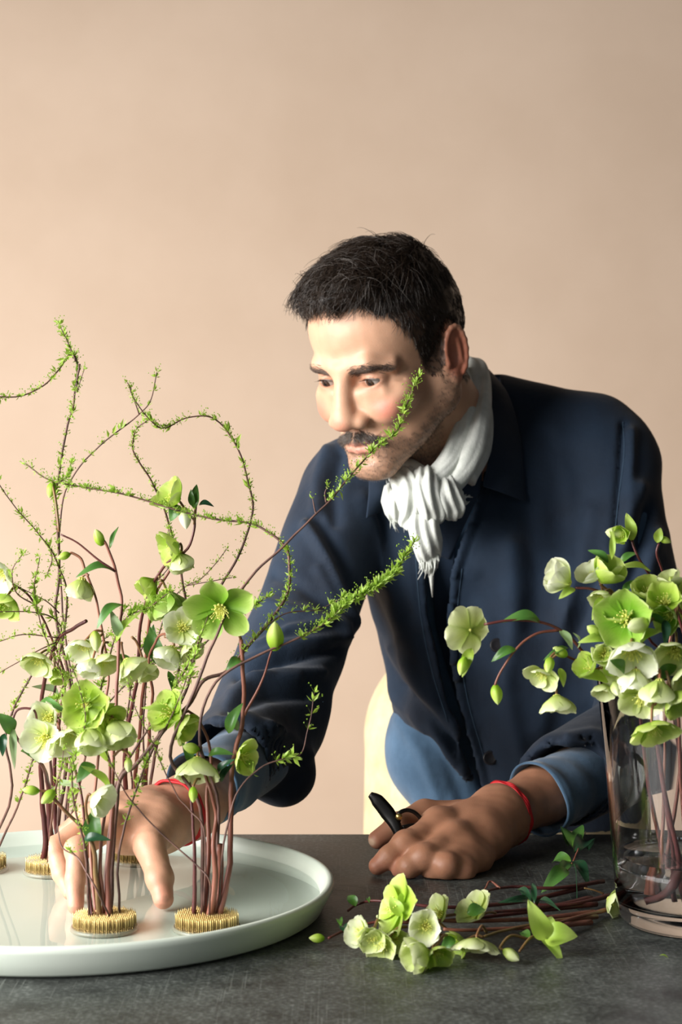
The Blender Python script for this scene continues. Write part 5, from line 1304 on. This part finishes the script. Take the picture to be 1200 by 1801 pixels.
p.bud((1085, 1212, 1.49), (.0, .7, -.4), 38, 'cream'); p.flower((1062, 1212, 1.50), (-.2, .4, -.7), 30, 45, 'cream')
p = vb('vase stem with the large green flower at the front centre', .0, -.024, -.020, -.040, .0030)
vstem(p, [(1128, 1160, 1.48), (1130, 1110, 1.47), (1128, 1085, 1.47)])
p.flower((1100, 1090, 1.465), (-.35, .75, .1), 56, 62, 'green', (1128, 1100, 1.47)); p.leaf((1130, 1085, 1.47), (1178, 1100, 1.46), 24, 'leaf'); p.bud((1122, 1100, 1.45), (-.7, .5, -.1), 50, 'cream', (1150, 1088, 1.46)); p.leaf((1125, 1130, 1.465), (1160, 1108, 1.455), 26, 'young'); p.leaf((1170, 1090, 1.46), (1172, 1128, 1.45), 20, 'dark')
p.flower((1090, 1080, 1.475), (-.2, .5, .6), 38, 45, 'lime')
p = vb('vase stem with the big white flower hanging over the rim', -.008, -.030, -.030, -.050, .0032, m_stem)
vstem(p, [(1108, 1160, 1.47), (1112, 1125, 1.46)])
p.flower((1112, 1150, 1.445), (-.05, .55, -.55), 62, 45, 'white', (1112, 1125, 1.46)); p.flower((1118, 1196, 1.45), (-.1, .4, -.85), 48, 30, 'white', (1118, 1140, 1.46)); p.flower((1128, 1228, 1.45), (-.2, .6, -.55), 46, 62, 'cream', (1125, 1180, 1.46)); p.leaf((1098, 1185, 1.45), (1078, 1160, 1.44), 22, 'leaf')
p = vb('vase stem with the wide open flower drooping lowest in front of the glass', .004, -.034, -.006, -.060, .0026, m_stem)
vstem(p, [(1160, 1180, 1.46), (1165, 1210, 1.44), (1152, 1240, 1.435)])
p.flower((1150, 1282, 1.435), (.15, .45, -.85), 50, 62, 'lime', (1150, 1238, 1.435)); p.flower((1160, 1214, 1.435), (-.1, .3, -.95), 50, 30, 'cream', (1160, 1180, 1.45)); p.flower((1192, 1230, 1.44), (.4, .5, -.7), 46, 45, 'lime', (1172, 1180, 1.45))
p = vb('vase stem with small cream flowers between the large green one and the glass rim', -.004, .006, -.012, .010, .0024)
vstem(p, [(1140, 1120, 1.53), (1138, 1050, 1.53)])
p.flower((1140, 1040, 1.52), (-.1, .4, .8), 40, 45, 'lime', (1138, 1060, 1.53)); p.flower((1078, 1180, 1.50), (-.5, .5, -.2), 34, 45, 'cream', (1130, 1150, 1.53)); p.leaf((1140, 1075, 1.52), (1108, 1040, 1.51), 24, 'leaf'); p.leaf((1142, 1080, 1.51), (1178, 1060, 1.50), 24, 'young'); p.leaf((1120, 1130, 1.50), (1084, 1128, 1.48), 20, 'dark')
p = vb('vase stem with pale flowers near the right edge above the rim', .024, -.024, .010, -.045, .0030)
vstem(p, [(1190, 1150, 1.48), (1186, 1100, 1.48)])
p.flower((1186, 1150, 1.455), (-.3, .6, -.5), 46, 45, 'cream', (1186, 1110, 1.48)); p.flower((1168, 1056, 1.48), (-.2, .6, .4), 44, 45, 'lime', (1186, 1100, 1.48)); p.flower((1196, 1048, 1.50), (.3, .4, .6), 42, 45, 'lime', (1190, 1095, 1.48)); p.flower((1176, 1085, 1.47), (-.5, .5, -.2), 36, 45, 'green', (1190, 1100, 1.48)); p.flower((1182, 1022, 1.51), (-.4, .2, .8), 36, 30, 'cream', (1190, 1090, 1.49))
p.leaf((1190, 1170, 1.46), (1150, 1200, 1.45), 24, 'leaf'); p.flower((1204, 1190, 1.45), (.2, .6, -.5), 42, 45, 'cream')
for i, (bx, by, rx, ry, r_) in enumerate(((.030, -.010, .030, -.030, .0032), (.012, .022, .036, .020, .0028), (-.026, .016, .010, .046, .0030), (.034, .022, .050, .0, .0026), (-.030, -.006, -.020, .030, .0026))):
    p = vb(('stem on the right inside the vase with a low lime flower', 'stem at the back right of the vase with a leafy top', 'stem crossing inside the vase to the back rim with a lime flower', 'stem at the far right inside the vase', 'stem leaning from the left floor of the vase to the back')[i], bx, by, rx, ry, r_, (m_stem, m_stemd)[i % 2])
    q = p.rim + Vector((.004, 0, .035)); vstem(p, [q])
    c = q + Vector((rnd.uniform(-.01, .01), -.004, .016)); p.flower(c, (rnd.uniform(-.4, .4), .7, .4), 42, 45, ('lime', 'cream', 'green')[i % 3], q); p.leaf(q, q + Vector((-.02, 0, .02)), 20, 'leaf')
# cut pieces lying in the water
p = Plant('stem_offcut', 'thick pale-cut maroon stem offcut leaning in the vase water on the left', Vector((VX - .045, VY - .030, TZ + .028)), None, 'stem'); p.stem([p.base, Vector((VX - .030, VY - .034, TZ + .036)), Vector((VX - .006, VY - .030, TZ + .060)), Vector((VX + .002, VY - .026, TZ + .075))], .0055, .0040, m_stemd, n=9)

# ---------------- bunch lying on the table
GT = 'cut hellebore stems on the table'
def tb(label, base): return Plant('hellebore_stem', label, base, GT, 'flower stem')
p = tb('cut stem whose tip bud reaches the tray rim at the far left', T(1050, 1590, .006))
p.stem([p.base, T(960, 1600, .008), T(860, 1612, .012), T(740, 1622, .016), T(660, 1622, .014), T(610, 1636, .010), T(578, 1650, .009)], .0030, .0013, m_stemd)
p.bud(T(557, 1650, .009), (-1, .1, .05), 28, 'lime'); p.leaf(T(600, 1630, .012), T(594, 1604, .018), 14, 'leaf'); p.leaf(T(606, 1640, .010), T(602, 1618, .016), 16, 'dark')
p.flower(T(634, 1640, .018), (-.6, .5, .3), 36, 45, 'white', T(664, 1622, .016)); p.flower(T(654, 1650, .016), (-.1, .7, -.1), 34, 45, 'cream', T(668, 1624, .016))
p = tb('cut stem arching left with a small upright leaf, behind the others', T(1030, 1560, .006))
p.stem([p.base, T(920, 1585, .008), T(800, 1596, .016), T(720, 1590, .020), T(660, 1584, .020), T(630, 1590, .014), T(612, 1602, .010)], .0030, .0013, m_stemd)
p.leaf(T(626, 1594, .015), T(613, 1570, .025), 15, 'leaf'); p.leaf(T(650, 1588, .018), T(645, 1572, .022), 9, 'leaf'); p.bud(T(665, 1612, .02), (-.1, .5, .2), 12, 'cream', T(690, 1590, .02))
p = tb('cut stem with the tall lime flower standing on edge', T(1045, 1605, .005))
p.stem([p.base, T(940, 1616, .010), T(820, 1620, .016), T(760, 1618, .018), T(716, 1618, .022)], .0034, .0016, m_stem)
p.flower(T(704, 1598, .034), (-.85, .35, .30), 54, 80, 'lime', T(724, 1620, .022), spin=.5); p.leaf(T(710, 1612, .03), T(722, 1552, .052), 26, 'young'); p.leaf(T(704, 1612, .03), T(690, 1576, .046), 24, 'young')
p.flower(T(672, 1664, .010), (-.3, .7, -.2), 38, 62, 'cream', T(716, 1630, .02)); p.flower(T(696, 1652, .012), (.2, .7, -.2), 34, 45, 'cream', T(716, 1630, .02))
p = tb('cut stem with the round pale flower that faces the camera', T(1040, 1622, .005))
p.stem([p.base, T(960, 1630, .010), T(880, 1634, .014), T(820, 1636, .018), T(780, 1634, .020)], .0032, .0016, m_stem)
p.flower(T(748, 1630, .030), (-.1, .95, .15), 40, 45, 'white', T(784, 1632, .020)); p.flower(T(738, 1680, .012), (-.75, .5, -.1), 52, 30, 'cream', T(784, 1645, .018)); p.flower(T(770, 1680, .010), (.3, .6, -.3), 38, 45, 'lime', T(786, 1645, .018))
p = tb('cut stem with the back-turned cream and green flower in the middle', T(1040, 1580, .006))
p.stem([p.base, T(980, 1592, .010), T(920, 1600, .014), T(870, 1604, .018)], .0034, .0016, m_stemd)
p.flower(T(836, 1600, .026), (-.5, .3, .6), 40, 62, 'cream', T(872, 1606, .018)); p.leaf(T(822, 1608, .026), T(854, 1598, .030), 26, 'leaf'); p.flower(T(772, 1606, .022), (-.6, .3, .4), 36, 62, 'cream', T(820, 1612, .018))
p = tb('cut stem with two spreading cream petals and a striped bud at the front', T(1050, 1612, .005))
p.stem([p.base, T(960, 1622, .012), T(890, 1636, .014), T(850, 1648, .014)], .0028, .0014, m_stemg)
p.flower(T(838, 1660, .016), (-.1, .35, -.8), 46, 62, 'cream', T(856, 1640, .018)); p.bud(T(900, 1680, .008), (.6, .5, -.3), 36, 'cream', T(930, 1652, .012)); p.leaf(T(800, 1650, .014), T(776, 1668, .008), 18, 'leaf'); p.flower(T(808, 1660, .010), (-.6, .4, -.2), 34, 45, 'lime', T(850, 1648, .014))
p = tb('cut stem with the bright green three-petalled flower at the right front', T(1070, 1600, .005))
p.stem([p.base, T(1020, 1612, .010), T(980, 1625, .014), T(958, 1640, .016)], .0026, .0015, m_stem)
p.leaf(T(962, 1652, .016), T(934, 1590, .050), 46, 'young', (0, -1, .2)); p.leaf(T(958, 1652, .014), T(1014, 1644, .020), 42, 'young', (0, -.8, .6)); p.leaf(T(958, 1650, .014), T(972, 1610, .030), 24, 'young', (0, -1, .2)); p.leaf(T(955, 1650, .012), T(988, 1680, .004), 18, 'young')
p.leaf(T(930, 1655, .010), T(915, 1628, .018), 16, 'leaf'); p.ped(T(950, 1645, .014), T(915, 1672, .008))
p = tb('leafless dark stem on top of the bunch, forked near the hand', T(1062, 1550, .006))
p.stem([p.base, T(980, 1562, .012), T(900, 1560, .016), T(850, 1570, .020), T(818, 1592, .022)], .0026, .0014, m_stemd)
p.stem([T(880, 1562, .018), T(862, 1550, .022), T(850, 1570, .018)], .0016, .0010, m_stem, 'side_stem')
p.leaf(T(818, 1592, .022), T(802, 1600, .020), 12, 'leaf')
p = tb('cut stem with dark bluish leaves behind the bright green flower', T(1075, 1575, .005))
p.stem([p.base, T(1010, 1590, .010), T(960, 1592, .012), T(930, 1588, .014)], .0030, .0018, m_stemd)
for a, b_, w_ in (((935, 1590), (906, 1544), 18), ((940, 1590), (938, 1548), 16), ((935, 1592), (900, 1572), 20), ((945, 1592), (968, 1575), 18)): p.leaf(T(*a, .014), T(*b_, .030), w_, 'dark')
iv = Plant('ivy_sprig', 'small dark green ivy sprig between the hand cuff and the vase', T(960, 1560, .004), None, 'sprig')
iv.stem([iv.base, T(985, 1545, .010), T(1005, 1520, .020), T(1018, 1492, .030)], .0014, .0009, m_stem)
for a, b_, w_, mm_ in (((1010, 1500), (1042, 1478), 26, 'dark'), ((1012, 1495), (1000, 1462), 22, 'leaf'), ((1022, 1488), (1036, 1454), 20, 'dark'), ((1005, 1515), (968, 1512), 24, 'leaf'), ((1004, 1518), (975, 1545), 26, 'leaf'), ((1010, 1515), (1032, 1535), 22, 'dark'), ((1008, 1522), (1020, 1574), 18, 'dark'), ((998, 1530), (962, 1550), 26, 'leaf')): iv.leaf(T(*a, .022), T(*b_, .018), w_, mm_)
fl = Plant('loose_flower', 'single pale flower lying against the foot of the glass vase', T(1062, 1572, .006), None, 'flower'); fl.stem([fl.base, T(1045, 1566, .010), T(1028, 1562, .012)], .0012, .0009, m_stemg); fl.flower(T(1078, 1585, .014), (.5, .5, -.2), 34, 45, 'cream', None)
lf = Plant('leaf_scrap', 'tiny green leaf scrap on the bare table at the lower right', T(1160, 1681, .0012), None, 'leaf'); lf.leaf(lf.base, T(1180, 1682, .0012), 6, 'young', (0, 0, 1))
